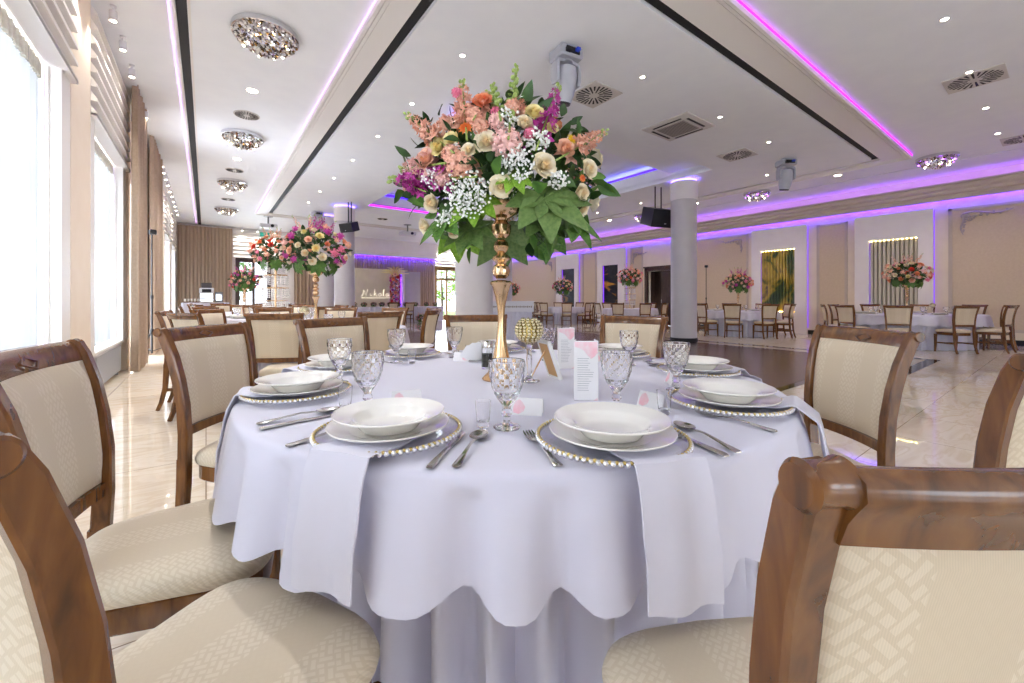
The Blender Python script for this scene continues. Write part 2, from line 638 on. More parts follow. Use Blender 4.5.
F_RED = petal('red_petals', rgb(214, 54, 40), rgb(230, 84, 60))
F_WHITE = mat('white_petals', rgb(246, 246, 242), 0.6)
DKDOOR = wood_mat('dark_door_wood', rgb(52, 36, 30), rgb(66, 47, 39), rgb(78, 56, 46), 0.4, 0.1)
TANDOOR = wood_mat('tan_door_wood', rgb(150, 120, 76), rgb(172, 140, 92), rgb(186, 152, 104), 0.4, 0.1)

# ------------------------------------------------------------------ floor
fl = MB(); fl.box(XL - .3, XR + .1, YB, YF + .2, -0.1, 0)
struct('floor', fl, MARBLE)
df = MB(); df.box(3.9, 10.1, 2.2, 13.4, 0.0, 0.004)
struct('floor', df, PARQ)['label'] = 'dark parquet dance floor'
inl = MB()
for x0, x1, y0, y1 in ((3.4, 10.8, 1.45, 1.62), (10.63, 10.8, 1.62, 14.0), (3.4, 3.55, 1.62, 14.0)):
    inl.box(x0, x1, y0, y1, 0, 0.003)
for x0, x1, y0, y1 in ((3.85, 10.15, 2.1, 2.2), (10.1, 10.2, 2.1, 13.4)):
    inl.box(x0, x1, y0, y1, 0, 0.003)
struct('trim_1', inl, mat('black_granite', rgb(28, 26, 28), 0.08))

# ------------------------------------------------------------------ ceiling
cl = MB()
SL, SR, SN, SF = 1.92, 12.35, 2.7, 17.7        # black slot of the centre field
TX0, TX1, TY0, TY1 = 4.42, 10.03, 5.27, 14.3   # raised tray
LX0, LX1, LY0, LY1 = 1.49, 12.76, 2.17, 18.1   # outer edge of the frame
ZO = ZC + 0.07
for x0, x1, y0, y1 in ((XL - .3, LX0, YB, YF + .2), (LX0, 14.1, YB, LY0), (LX1, 14.1, LY0, YF + .2), (LX0, LX1, LY1, YF + .2), (14.16, XR + .1, YB, YF + .2)):
    cl.box(x0, x1, y0, y1, ZO, ZO + .1)
cl.box(14.1, 14.16, YB, YF + .2, ZO + .05, ZO + .1)
for x0, x1, y0, y1 in ((SL + .07, TX0, SN + .07, SF - .07), (TX1, SR - .07, SN + .07, SF - .07), (TX0, TX1, SN + .07, TY0), (TX0, TX1, TY1, SF - .07)):
    cl.box(x0, x1, y0, y1, ZC, ZC + .12)
# tray: near ledge, fascia walls, top
cl.box(TX0, TX1, TY0 + .01, 6.45, ZC + .2, ZC + .3)
cl.box(TX1, TX1 + .1, TY0, TY1, ZC + .1, ZC + .4)
cl.box(TX0 - .1, TX0, TY0, TY1, ZC + .1, ZC + .62)
cl.box(TX0, TX1, TY1, TY1 + .1, ZC + .1, ZC + .62)
cl.box(TX0, TX1, TY0 - .1, TY0, ZC + .1, ZC + .62)
cl.box(TX0 - .1, TX1 + .4, TY0 - .1, TY1 + .1, ZC + .6, ZC + .66)
cl.box(TX1 + .3, TX1 + .4, TY0, TY1, ZC + .3, ZC + .66)
cl.box(TX0, TX1 + .4, TY0 - .1, TY0, ZC + .3, ZC + .66)
struct('ceiling', cl, CEIL)
fr = MB()
for x0, x1, y0, y1 in ((LX0, SL - .07, LY0, LY1), (SR + .07, LX1, LY0, LY1), (SL - .07, SR + .07, LY0, SN - .07), (SL - .07, SR + .07, SF + .07, LY1)):
    fr.box(x0, x1, y0, y1, ZC, ZC + .09)
# stepped mouldings on the frame
for k, (o, h) in enumerate(((0.0, .03), (0.05, .018), (0.10, .010))):
    for x0, x1, y0, y1 in ((LX0 + o, LX0 + o + .035, LY0 + o, LY1 - o), (LX1 - o - .035, LX1 - o, LY0 + o, LY1 - o), (LX0 + o, LX1 - o, LY0 + o, LY0 + o + .035), (LX0 + o, LX1 - o, LY1 - o - .035, LY1 - o)):
        fr.box(x0, x1, y0, y1, ZC - h, ZC + .001)
struct('trim_2', fr, TRIMW)
sl = MB()
for x0, x1, y0, y1 in ((SL - .07, SL + .07, SN - .07, SF + .07), (SR - .07, SR + .07, SN - .07, SF + .07), (SL, SR, SN - .07, SN + .07), (SL, SR, SF - .07, SF + .07)):
    sl.box(x0, x1, y0, y1, ZC + .05, ZC + .11)
struct('trim_3', sl, DARKS)
s2 = MB(); s2.box(-.27, -.17, YB, YF, ZO - .004, ZO + .02)
struct('trim_4', s2, DARKS)
s3 = MB(); s3.box(-.30, -.275, YB, YF, ZO - .03, ZO); s3.box(-.165, -.14, YB, YF, ZO - .012, ZO)
struct('trim_5', s3, TRIMW)
s4 = MB(); s4.box(14.1, 14.16, YB, YF, ZO + .03, ZO + .05)
struct('trim_6', s4, DARKS)


def led(mb, m, lab):
    return tag(mb.build('led_strip', m), lab, 'led light')


b = MB(); b.box(LX0 - .014, LX0 - .002, LY0, LY1, ZC + .045, ZC + .058)
led(b, PINKL, 'long pink led strip along the ceiling frame on the window side')
b = MB(); b.box(LX0, LX1, LY0 - .014, LY0 - .002, ZC + .035, ZC + .055)
led(b, PINK, 'bright magenta led strip along the near edge of the ceiling frame, top right')
b = MB(); b.box(-.345, -.325, YB + .5, YF - .3, ZO - .014, ZO - .002)
led(b, PINKL, 'pale pink led line on the ceiling close to the windows')
b = MB(); b.box(TX1 + .1, TX1 + .12, 6.46, TY1, ZC + .41, ZC + .5)
led(b, BLUE, 'deep blue led strip above the right side of the ceiling tray')
b = MB(); b.box(TX0, TX1, 6.455, 6.47, ZC + .21, ZC + .235)
led(b, PINK, 'pink led line across the near ledge inside the ceiling tray')
b = MB(); b.box(TX0 + .05, TX1, TY1 - .03, TY1 - .01, ZC + .02, ZC + .08)
led(b, PINK, 'magenta led strip at the far end of the ceiling tray')
b = MB(); b.box(TX0 + .05, TX1, TY1 - .03, TY1 - .01, ZC + .42, ZC + .5)
led(b, BLUE, 'blue led strip high at the far end of the ceiling tray')

# ------------------------------------------------------------------ left wall
HW = 3.12                   # head of the windows
lw = MB()
ops = sorted([(a, b, 0.5) for a, b in WIN] + [DOORGAP + (0.0,)])
y = YB
for a, b_, sill in ops:
    lw.box(XL - .3, XL, y, a, 0, ZC + .1)
    lw.box(XL - .3, XL, a, b_, HW if sill else 3.2, ZC + .1)
    if sill: lw.box(XL - .3, XL, a, b_, 0, sill - .03)
    y = b_
lw.box(XL - .3, XL, y, YF + .2, 0, ZC + .1)
struct('wall_left', lw, PILLARB)
pr = MB()
for u, v in zip(UNITS, UNITS[1:]):
    if v - u > 4: continue
    pr.box(XL, XL + .09, u + 2.495, v - .005, 0, ZO - .002)
pr.box(XL, XL + .09, 6.35 + 2.495, 9.25, 0, ZO - .002); pr.box(XL, XL + .09, 11.05, 12.995, 0, ZO - .002)
struct('wall_piers', pr, PILLARB)
sm = MB()
for a, b_ in WIN:
    sm.box(XL - .26, XL + .10, a - .02, b_ + .02, .47, .5)
struct('trim_7', sm, TRIMW)
for i, (a, b_) in enumerate(WIN):
    f = MB()
    for yy in (a, (a + b_) / 2, b_):
        f.box(XL - .3, XL - .24, yy - .035, yy + .035, .5, HW)
    for zz in (.5, 2.1, HW):
        f.box(XL - .3, XL - .24, a, b_, zz - .035, zz + .035)
    f.box(XL - .3, XL + .012, b_ - .012, b_, .5, HW); f.box(XL - .3, XL + .012, a, a + .012, .5, HW)
    f.box(XL, XL + .09, b_, b_ + .28, .5, HW); f.box(XL, XL + .09, a - .19, a, .5, HW)
    f.box(XL, XL + .02, b_, b_ + .28, .0, .5); f.box(XL, XL + .02, a - .19, a, .0, .5)
    o = struct('window_%d' % (i + 1), f, TRIMW)
    g = MB(); g.box(XL - .275, XL - .27, a, b_, .5, HW)
    g.build('pane', PANE, o)
    if i in (3, 4):
        lb = MB(); lb.box(XL - .03, XL - .015, b_ - .03, b_ - .014, .55, HW - .02)
        led(lb, mat('white_led_%d' % i, (.8, .75, 1, 1), .5, emit=.5, ecol=(.75, .62, 1, 1)), ['pale lavender led strip in the far reveal of the nearest window', 'pale lavender led strip in the far reveal of the second window'][i - 3])
f = MB()
for yy in DOORGAP + (sum(DOORGAP) / 2,):
    f.box(XL - .3, XL - .2, yy - .06, yy + .06, 0, 3.0)
for zz in (.06, 2.2, 2.97):
    f.box(XL - .3, XL - .2, DOORGAP[0], DOORGAP[1], zz - .05, zz + .05)
o = struct('door_1', f, TRIMW)
g = MB(); g.box(XL - .26, XL - .255, DOORGAP[0], DOORGAP[1], 0, 3); g.build('pane', PANE, o)

WN = ['last window far behind the camera', 'window behind the camera', 'window beside the camera', 'nearest window', 'second window from the camera', 'first window beyond the curtains', 'second window beyond the curtains', 'farthest window on the left wall']


def drape(x, y0, y1, z0, z1, amp, n, axis='y', seed=0, thick=0.0, nz=10):
    rnd = random.Random(seed)
    ph = [rnd.uniform(0, 6.28) for _ in range(4)]
    def fn(u, v):
        t = u * n * 2 * pi
        w = amp * (sin(t + .5 * sin(u * 9 + ph[0]) + .25 * v * sin(u * 23 + ph[1])) * .75 + .35 * sin(t * .53 + ph[2])) * (0.75 + .25 * (1 - v))
        a = y0 + (y1 - y0) * u + amp * .2 * sin(2 * t + ph[3])
        z = z0 + (z1 - z0) * v
        return (x + w, a, z) if axis == 'y' else (a, x + w, z)
    mb = MB(); mb.grid(fn, int(n * 12), nz)
    return mb


for i, (a, b_) in enumerate(WIN):
    d = drape(XL - .035, a + .03, b_ - .06, 0.52, HW - .03, .022, 9 if i != 3 else 11, seed=i)
    o = d.build('sheer_curtain', SHEER)
    tag(o, 'white sheer curtain hanging in the ' + WN[i], 'sheer curtain', 'sheer curtains of the window wall')
    # gathered heading tape
    h = drape(XL - .02, a + .03, b_ - .05, HW - .16, HW - .02, .018, 30, seed=i + 40, nz=1)
    hh = h.build('heading_tape', noise_mat('heading_tape_%d' % i, rgb(216, 212, 200), rgb(228, 226, 216), 30, .8), o)
    # slatted pelmet
    p = MB()
    n = 8
    z0, z1 = 3.12, ZO - .004
    prof = [(XL + .003, z0)]
    st = (z1 - z0) / n
    for k in range(n):
        zb = z0 + k * st
        prof += [(XL + .14, zb), (XL + .14, zb + .035), (XL + .06, zb + st - .001)]
    prof += [(XL + .003, z1)]
    p.prism([(q, r) for q, r in prof], 'y', a - .2, b_ + .29)
    p.box(XL + .003, XL + .14, a - .2, b_ + .29, z0 - .012, z0 + .02)
    tag(p.build('slatted_pelmet', TRIMW, ang=20), 'white slatted wooden pelmet above the ' + WN[i], 'window pelmet', 'slatted pelmets above the windows')
    # radiator below the sill
    r = thing('radiator', 'grey ribbed radiator below the ' + WN[i], 'radiator', (0, 0, 0), 0, 'radiators under the windows')
    rm = MB()
    rm.box(XL + .01, XL + .06, a + .15, b_ - .12, .06, .44)
    for k in range(int((b_ - a - .27) / .05)):
        yy = a + .165 + k * .05
        rm.box(XL + .06, XL + .085, yy, yy + .03, .07, .43)
    rm.build('panel', mat('radiator_grey_%d' % i, rgb(176, 178, 182), .4), r)
    rt = MB(); rt.box(XL + .01, XL + .09, a + .14, b_ - .11, .44, .455)
    rt.build('top_grille', WHITEPL, r)
    for yy in (a + .2, b_ - .2):
        rf = MB(); rf.box(XL + .02, XL + .06, yy, yy + .03, 0, .06)
        rf.build('foot', GREYM, r)
    # track spots above the window
for i, yy in enumerate((5.05, 5.7, 6.34, 7.01, 7.78, 9.4, 12.6, 13.2, 13.9, 14.6, 15.4, 16.1, 16.9, 17.7, 18.5, 19.4)):
    t = thing('ceiling_spotlight', 'small white cylinder spotlight on the ceiling by the windows, number %d along the row' % (i + 1), 'spotlight', (-.83, yy, ZO), 0, 'spotlights along the window wall')
    m = MB(); m.lathe([(.03, 0), (.03, -.02), (.012, -.022), (.012, -.06)], 12); m.build('mount', WHITEPL, t)
    m = MB(); m.lathe([(.03, -.06), (.036, -.062), (.036, -.17), (.03, -.172)], 14); m.build('lamp_body', WHITEPL, t)
    m = MB(); m.lathe([(.029, -.1715), (.02, -.176)], 14); m.build('bulb', BULB, t)
    l = bpy.data.lights.new('spot_beam', 'SPOT'); l.energy = 16; l.spot_size = radians(110); l.spot_blend = .8; l.color = (1, .96, .9); l.shadow_soft_size = .03
    o = bpy.data.objects.new('spot_beam', l); COL.objects.link(o); o.parent = t; o.location = (0, 0, -.19)

# taupe curtains at the left wall
def curtain(lab, x, y0, y1, n, z0=.02, z1=ZO - .02, axis='y', amp=.06, seed=0, group='taupe curtains'):
    d = drape(x, y0, y1, z0, z1, amp, n, axis, seed)
    return tag(d.build('curtain', CURT), lab, 'curtain', group)


curtain('taupe full-height curtain just beyond the second window', -.86, 8.4, 9.5, 8, seed=3)
curtain('taupe full-height curtain between the lamp stand and the far windows', -.86, 10.8, 12.9, 10, seed=5)
curtain('wide taupe curtain across the far left corner of the hall', 22.2, -.95, .95, 15, axis='x', seed=8, z1=ZC - .05)

# ------------------------------------------------------------------ right wall
DY0, DY1, DZ = 9.98, 11.18, 2.36
rw = MB()
for a, b_, z0, z1 in ((YB, DY0, 0, ZC + .1), (DY1, YF + .2, 0, ZC + .1), (DY0, DY1, DZ, ZC + .1)):
    rw.box(XR, XR + .2, a, b_, z0, z1)
struct('wall_right', rw, WALLP)
bk = MB(); bk.box(XR + .9, XR + 1.0, DY0 - .3, DY1 + .3, -.02, DZ + .2); bk.box(XR + .2, XR + 1, DY0 - .4, DY0 - .3, -.02, DZ + .2); bk.box(XR + .2, XR + 1, DY1 + .3, DY1 + .4, -.02, DZ + .2); bk.box(XR + .2, XR + 1, DY0 - .4, DY1 + .4, DZ + .1, DZ + .2)  # dark colour stands in for the unlit room behind the doorway
struct('wall_corridor', bk, DKDOOR)
c = MB()
prof = [(XR, 3.77), (XR - .14, 3.77), (XR - .14, 3.83), (XR - .20, 3.86), (XR - .20, 3.93), (XR - .27, 3.98), (XR - .27, 4.05), (XR - .34, 4.08), (XR - .34, 4.12), (XR, 4.12)]
c.prism(prof, 'y', YB, YF)
struct('trim_8', c, CORN, ang=15)
b = MB(); b.box(XR - .15, XR - .13, YB, YF, 3.70, 3.772)
struct('trim_10', b, CORN)
b = MB(); b.box(XR - .122, XR - .108, YB + .3, YF - .05, 3.735, 3.765)
COVE = mat('cove_purple_led', (.1, .02, .9, 1), .5, emit=22, ecol=(.07, .012, .85, 1))
led(b, COVE, 'long purple led cove light below the cornice of the right-hand wall')
b = MB(); b.box(XR - .18, XR - .13, YB + .3, YF - .05, 4.121, 4.135)
led(b, mat('cornice_top_led', (.3, .1, .9, 1), .5, emit=6, ecol=(.22, .07, .62, 1)), 'purple led uplight lying on top of the cornice of the right-hand wall')
bs = MB(); bs.box(XR - .025, XR, YB, DY0 - .14, 0, .13); bs.box(XR - .025, XR, DY1 + .14, YF, 0, .13)
struct('baseboard_right', bs, DARKS)
# panel mouldings with wallpaper fields
PANELS = [(-1.6, 1.96), (4.11, 4.88), (6.98, 9.62), (11.45, 12.1), (14.2, 15.12), (17.2, 21.9)]
pm, pf = MB(), MB()
for a, b_ in PANELS:
    z0, z1 = .32, 3.47
    for y0, y1, q0, q1 in ((a, a + .05, z0, z1), (b_ - .05, b_, z0, z1), (a, b_, z0, z0 + .05), (a, b_, z1 - .05, z1)):
        pm.box(XR - .03, XR, y0, y1, q0, q1)
        pm.box(XR - .018, XR, y0 - .012, y1 + .012, q0 - .012, q1 + .012)
    pf.box(XR - .008, XR, a + .05, b_ - .05, z0 + .05, z1 - .05)
struct('trim_9', pm, CORN)
struct('wall_panel_1', pf, PAPER)
ORN = noise_mat('grey_plaster', rgb(172, 160, 158), rgb(182, 170, 168), 30, .5)


def ornament(y, z, s, sy, lab):
    """scrolled plaster corner relief; arms run along y (times sy) and down"""
    m = MB()
    X = XR - .03
    def arm(dy, dz):
        p = []
        for k in range(9):
            t = k / 8
            w = .05 * s * sin(t * 7)
            p.append((X, y + sy * (dy * t * s + abs(dz) * w), z + dz * t * s + abs(dy) * w))
        m.tube(p, [.03 * s * (1.15 - k / 8) + .006 for k in range(9)], 6)
        for k in range(1, 8):
            t = k / 8
            q = (X, y + sy * (dy * t * s + (.09 - .06 * t) * s * abs(dz)), z + dz * t * s - (.09 - .06 * t) * s * abs(dy))
            m.ball(q, .055 * s * (1.1 - t), 7, 5, (.5, 1.2, .8))
            m.ball((X, q[1], q[2] + .05 * s * (1 if k % 2 else -.4)), .03 * s, 6, 4, (.6, 1, 1.3))
    arm(1, 0); arm(0, -.62)
    m.ball((X, y + sy * .05 * s, z - .05 * s), .09 * s, 8, 6, (.4, 1, 1))
    sc_ = [(X, y + sy * (.16 * s + .09 * s * (1 - k / 14) * cos(k * .8)), z - .16 * s + .09 * s * (1 - k / 14) * sin(k * .8)) for k in range(14)]
    m.tube(sc_, .016 * s, 5)
    return tag(m.build('wall_ornament', ORN), lab, 'plaster ornament', 'plaster corner ornaments of the right wall')


ornament(1.72, 3.3, .85, -1, 'scrolled plaster corner ornament on the wall panel right of the lit glass niche')
ornament(.6, 3.42, .95, -1, 'large scrolled plaster wall ornament cut by the right picture edge')
ornament(7.2, 3.28, .75, 1, 'scrolled plaster ornament on the wall panel left of the golden picture niche')
ornament(11.95, 3.2, .75, -1, 'scrolled plaster ornament on the wall beside the dark door')
ornament(17.5, 3.2, .8, 1, 'farthest scrolled plaster ornament on the right wall, beyond the dark pictures')

# white boxed niches
def niche(i, y0, y1, n0, n1, z0, z1, art):
    D = .13
    w = MB()
    w.box(XR - D, XR, y0, n0, .0, 3.54); w.box(XR - D, XR, n1, y1, .0, 3.54)
    w.box(XR - D, XR, n0, n1, .0, z0); w.box(XR - D, XR, n0, n1, z1, 3.54)
    struct('wall_niche_%d' % i, w, WHITEP)
    s = MB(); s.box(XR - .04, XR - .03, y0 - .014, y0 - .004, .2, 3.5)
    led(s, PURPS, 'upright purple led strip along the right side of ' + art[1])
    t = thing('niche_artwork', art[0], 'wall art', (XR - .02, (n0 + n1) / 2, z0))
    h = z1 - z0; W = n1 - n0
    p = MB(); p.box(0, .015, -W / 2, W / 2, 0, h)
    p.build('picture_panel', art[2], t)
    if art[3]:
        n = 11
        r = MB()
        for k in range(n):
            yy = -W / 2 + W * (k + .5) / n
            r.box(-.05, 0, yy - W / n * .30, yy + W / n * .30, .02, h - .03)
        r.build('fluted_slats', art[3], t)
        l = MB()
        for k in range(n):
            yy = -W / 2 + W * (k + .5) / n
            l.box(-.055, -.04, yy - W / n * .16, yy + W / n * .16, h - .022, h - .01)
        l.build('top_led', YLED, t)
    l = MB(); l.box(-.03, -.01, W / 2 - .03, W / 2 - .012, .02, h - .03)
    l.build('side_led', PURPS, t)
    if art[4]:
        l = MB(); l.box(-.05, -.03, -W / 2 + .02, W / 2 - .02, .02, .04); l.build('bottom_led', YLED, t)


SILV = mat('silver_beige_slats', rgb(196, 188, 170), .3, .25)
ART1 = art_mat('silver_glass', [(0.3, rgb(120, 112, 96)), (0.5, rgb(150, 142, 122)), (0.7, rgb(170, 160, 140))], (1, 1.2, .3), 3)
ART2 = art_mat('green_gold_abstract', [(0.3, rgb(18, 40, 40)), (0.42, rgb(50, 76, 44)), (0.5, rgb(150, 130, 40)), (0.58, rgb(196, 160, 60)), (0.7, rgb(92, 60, 96))], (1, .9, .7), 7)
ART2S = art_mat('green_gold_slats', [(0.3, rgb(20, 46, 40)), (0.42, rgb(70, 88, 40)), (0.5, rgb(170, 146, 50)), (0.6, rgb(196, 168, 80)), (0.72, rgb(60, 60, 60))], (1, .9, .7), 7)
ART3 = art_mat('dark_gold_abstract', [(0.4, rgb(12, 16, 22)), (0.55, rgb(30, 36, 40)), (0.62, rgb(150, 100, 30)), (0.7, rgb(210, 150, 40)), (0.78, rgb(60, 40, 60))], (1, .6, 1.4), 12)
ART4 = art_mat('dark_blue_abstract', [(0.4, rgb(14, 20, 30)), (0.55, rgb(36, 50, 62)), (0.66, rgb(150, 110, 50)), (0.78, rgb(40, 34, 56))], (1, .6, 1.4), 23)
niche(1, 2.24, 3.9, 2.53, 3.57, .74, 2.82, ('lit niche of silvery upright glass slats with warm led dots on top', 'the silvery slatted niche', ART1, SILV, 0))
niche(2, 5.13, 6.81, 5.47, 6.51, .68, 2.80, ('green and gold abstract picture behind upright slats in a white niche', 'the green and gold slatted niche', ART2, ART2S, 1))
niche(3, 12.31, 14.02, 12.75, 13.70, .74, 2.78, ('dark abstract picture with golden streaks in a white niche beside the dark door', 'the dark picture niche by the door', ART3, None, 0))
niche(4, 15.32, 17.0, 15.62, 16.6, .74, 2.76, ('farthest dark blue abstract picture in a white niche', 'the farthest picture niche', ART4, None, 0))

# dark double door in the right wall
f = MB()
f.box(XR - .06, XR + .06, DY0 - .14, DY0, 0, DZ + .14); f.box(XR - .06, XR + .06, DY1, DY1 + .14, 0, DZ + .14)
f.box(XR - .06, XR + .06, DY0 - .14, DY1 + .14, DZ, DZ + .14); f.box(XR - .1, XR + .06, DY0 - .18, DY1 + .18, DZ + .14, DZ + .2)
o = struct('door_2', f, DKDOOR)
lf = MB(); lf.box(XR + .08, XR + .12, DY0, DY0 + .62, .01, DZ)
for z0, z1 in ((.15, .9), (1.05, 2.2)):
    lf.box(XR + .065, XR + .08, DY0 + .1, DY0 + .52, z0, z1)
lf.build('door_leaf', DKDOOR, o)
lf = MB(); lf.tube([(XR + .03, DY0 + .55, .98), (XR + .03, DY0 + .55, 1.12)], .012); lf.build('handle', STEEL, o)

# ------------------------------------------------------------------ far wall
FX0, FX1, FZ = 1.17, 2.36, 2.95      # french window
GX0, GX1, GZ = 11.0, 12.4, 3.0       # french door
fw = MB()
for x0, x1, z0, z1 in ((XL - .3, FX0, 0, ZC + .1), (FX0, FX1, FZ, ZC + .1), (FX1, GX0, 0, ZC + .1), (GX0, GX1, GZ, ZC + .1), (GX1, XR + .2, 0, ZC + .1)):
    fw.box(x0, x1, YF, YF + .2, z0, z1)
struct('wall_far', fw, WHITEP)


def french(name, x0, x1, z1, m, tz, n):
    f = MB()
    for x in (x0, (x0 + x1) / 2, x1):
        f.box(x - .06, x + .06, YF + .02, YF + .1, 0, z1)
    for z in (.08, tz, z1 - .05):
        f.box(x0, x1, YF + .02, YF + .1, z - .08, z + .06)
    f.box(x0 - .1, x0, YF - .04, YF + .1, 0, z1 + .08); f.box(x1, x1 + .1, YF - .04, YF + .1, 0, z1 + .08); f.box(x0, x1, YF - .04, YF + .1, z1, z1 + .08)
    for s in (0, 1):
        a = x0 + s * (x1 - x0) / 2
        w = (x1 - x0) / 2
        f.box(a + w * .5 - .012, a + w * .5 + .012, YF + .04, YF + .08, 0, z1)
        for k in range(1, n):
            z = tz * k / n
            f.box(a, a + w, YF + .04, YF + .08, z - .012, z + .012)
    o = struct(name, f, m)
    g = MB(); g.box(x0, x1, YF + .055, YF + .06, 0, z1); g.build('pane', PANE, o)
    h = MB(); h.tube([((x0 + x1) / 2 + .05, YF - .02, .95), ((x0 + x1) / 2 + .05, YF - .02, 1.1)], .012); h.build('handle', STEEL, o)
    return o


french('window_8', FX0, FX1, FZ, DKDOOR, 2.2, 4)
french('door_3', GX0, GX1, GZ, TANDOOR, 2.35, 4)
for lab, x0, x1, z0 in (('white slatted pelmet high above the dark french window at the far end', .98, 3.3, 3.02), ('white slatted pelmet above the tan french door at the far end', 10.86, 13.2, 3.1)):
    p = MB(); n = 7; st = (ZC - .02 - z0) / n
    prof = [(YF - .003, z0)]
    for k in range(n):
        zb = z0 + k * st
        prof += [(YF - .16, zb), (YF - .16, zb + .03), (YF - .08, zb + st - .001)]
    prof += [(YF - .003, ZC - .02)]
    p.prism(prof, 'x', x0, x1)
    tag(p.build('slatted_pelmet', TRIMW, ang=20), lab, 'window pelmet', 'slatted pelmets above the windows')
curtain('grey-taupe curtain on the far wall behind the tall bouquet', 22.3, 3.4, 4.6, 7, axis='x', seed=12, z1=ZC - .05)
# stage recess curtain with purple light
p = MB(); p.box(6.1, 10.85, YF - .34, YF, 3.56, ZC + .1); p.box(6.1, 10.85, YF - .38, YF - .34, 3.47, ZC + .1)
struct('wall_bulkhead', p, WHITEP)
curtain('taupe stage curtain lit purple along its top behind the head table', 22.3, 6.25, 10.75, 34, axis='x', seed=14, z1=3.5, amp=.05)
b = MB(); b.box(6.2, 10.75, 22.2, 22.22, 3.52, 3.55)
led(b, mat('strong_purple_led', (.1, .02, .9, 1), .5, emit=40, ecol=(.06, .01, .9, 1)), 'purple led strip along the top of the stage curtain')
for i, (x, y) in enumerate(((1.3, 22.1), (1.9, 22.1), (2.6, 22.1), (11.2, 22.1), (11.8, 22.1), (12.5, 22.1))):
    t = thing('ceiling_spotlight', 'small spotlight washing the white slats at the far wall, number %d from the left' % (i + 1), 'spotlight', (x, y, ZO), 0, 'spotlights along the far wall')
    m = MB(); m.lathe([(.03, 0), (.012, -.02), (.012, -.06)], 10); m.build('mount', WHITEPL, t)
    m = MB(); m.lathe([(.036, -.06), (.036, -.17)], 12); m.build('lamp_body', WHITEPL, t)
    m = MB(); m.lathe([(.030, -.171), (.022, -.176)], 12); m.build('bulb', BULB, t)
    l = bpy.data.lights.new('spot_beam', 'SPOT'); l.energy = 45; l.spot_size = radians(120); l.spot_blend = .8; l.color = (1, .93, .84); l.shadow_soft_size = .03
    o = bpy.data.objects.new('spot_beam', l); COL.objects.link(o); o.parent = t; o.location = (0, 0, -.19)
for lab, x, z in (('teal exit sign high on the far wall above the french window', 2.2, 4.13), ('teal exit sign high above the tan french door', 12.35, 4.1)):
    m = MB(); m.rbox(x - .2, x + .2, YF - .25, YF - .2, z - .09, z + .09, .01)
    tag(m.build('exit_sign', mat('exit_teal', rgb(40, 150, 130), .4, emit=.25)), lab, 'exit sign')

# wall behind the camera
bw = MB()
x = XL - .3
for a, b_ in BWIN:
    bw.box(x, a, YB - .2, YB, 0, ZC + .1); bw.box(a, b_, YB - .2, YB, 3.05, ZC + .1); bw.box(a, b_, YB - .2, YB, 0, .45); x = b_
bw.box(x, XR + .2, YB - .2, YB, 0, ZC + .1)
struct('wall_back', bw, WALLP)

# garden outside the far doors
g = MB(); g.box(-12, 26, YF + .2, YF + 16, -.12, -.04)
struct('ground', g, noise_mat('lawn', rgb(110, 140, 70), rgb(150, 170, 96), 3, .9))


def leafball(name, c, r, n, m, seed, sq=(1, 1, 1)):
    rnd = random.Random(seed)
    mb = MB()
    for _ in range(n):
        a, z = rnd.uniform(0, 2 * pi), rnd.uniform(-1, 1)
        q = sqrt(1 - z * z); k = r * rnd.uniform(.7, 1.05)
        p = Vector((c[0] + k * q * cos(a) * sq[0], c[1] + k * q * sin(a) * sq[1], c[2] + k * z * sq[2]))
        u = Vector((rnd.uniform(-1, 1), rnd.uniform(-1, 1), rnd.uniform(-1, 1))).normalized()
        w = u.orthogonal().normalized()
        s = rnd.uniform(.09, .17)
        mb.add([p - u * s, p + w * s * .6, p + u * s, p - w * s * .6], [(0, 1, 2, 3)])
    return mb


for i, (x, y, r, h) in enumerate(((.6, 27, 1.5, 2.4), (4.6, 30, 1.6, 2.7), (10.6, 30, 1.4, 1.9), (13.9, 27.5, 1.5, 2.6), (18.5, 31, 2.0, 3.0))):
    t = thing('garden_tree', ['leafy tree outside the dark french window', 'leafy tree in the garden behind the big columns', 'low leafy tree left outside the tan french door', 'leafy tree right outside the tan french door', 'farthest right leafy tree in the garden'][i], 'tree', (x, y, -.04))
    m = MB(); m.tube([(0, 0, 0), (.05, 0, h * .5), (0, .05, h)], [.12, .1, .06], 8); m.build('trunk', DKDOOR, t)
    leafball('crown', (0, 0, h), r, 900, GREEN1, i).build('crown', [GREEN1, GREEN3][i % 2], t)

# ------------------------------------------------------------------ columns
COLS = [(3.75, 6.2, 'nearest round grey column, behind the gold vase'), (10.27, 6.2, 'grey column on the right, at the edge of the dance floor'),
        (3.79, 14.75, 'grey column on the left with a loudspeaker before it'), (10.15, 14.3, 'far grey column just right of the gold vase'), (3.64, 16.75, 'farther grey column half hidden behind the left column')]
for x, y, lab in COLS:
    t = thing('column', lab, 'column', (x, y, 0), 0)
    t['kind'] = 'structure'
    m = MB(); m.lathe([(.325, .1), (.325, 3.745)], 40); m.build('shaft', COLM, t)
    m = MB(); m.lathe([(.345, 0), (.345, .1), (.326, .105)], 40); m.build('plinth_ring', DARKS, t)
    m = MB(); m.lathe([(.326, 3.74), (.338, 3.742), (.338, 4.22), (.30, 4.225), (.30, ZC)], 40); m.build('sleeve', WHITEP, t)
    m = MB(); m.lathe([(.304, 4.235), (.325, 4.235), (.325, 4.265), (.304, 4.265)], 40, close=True); m.build('led_ring', LAV, t)

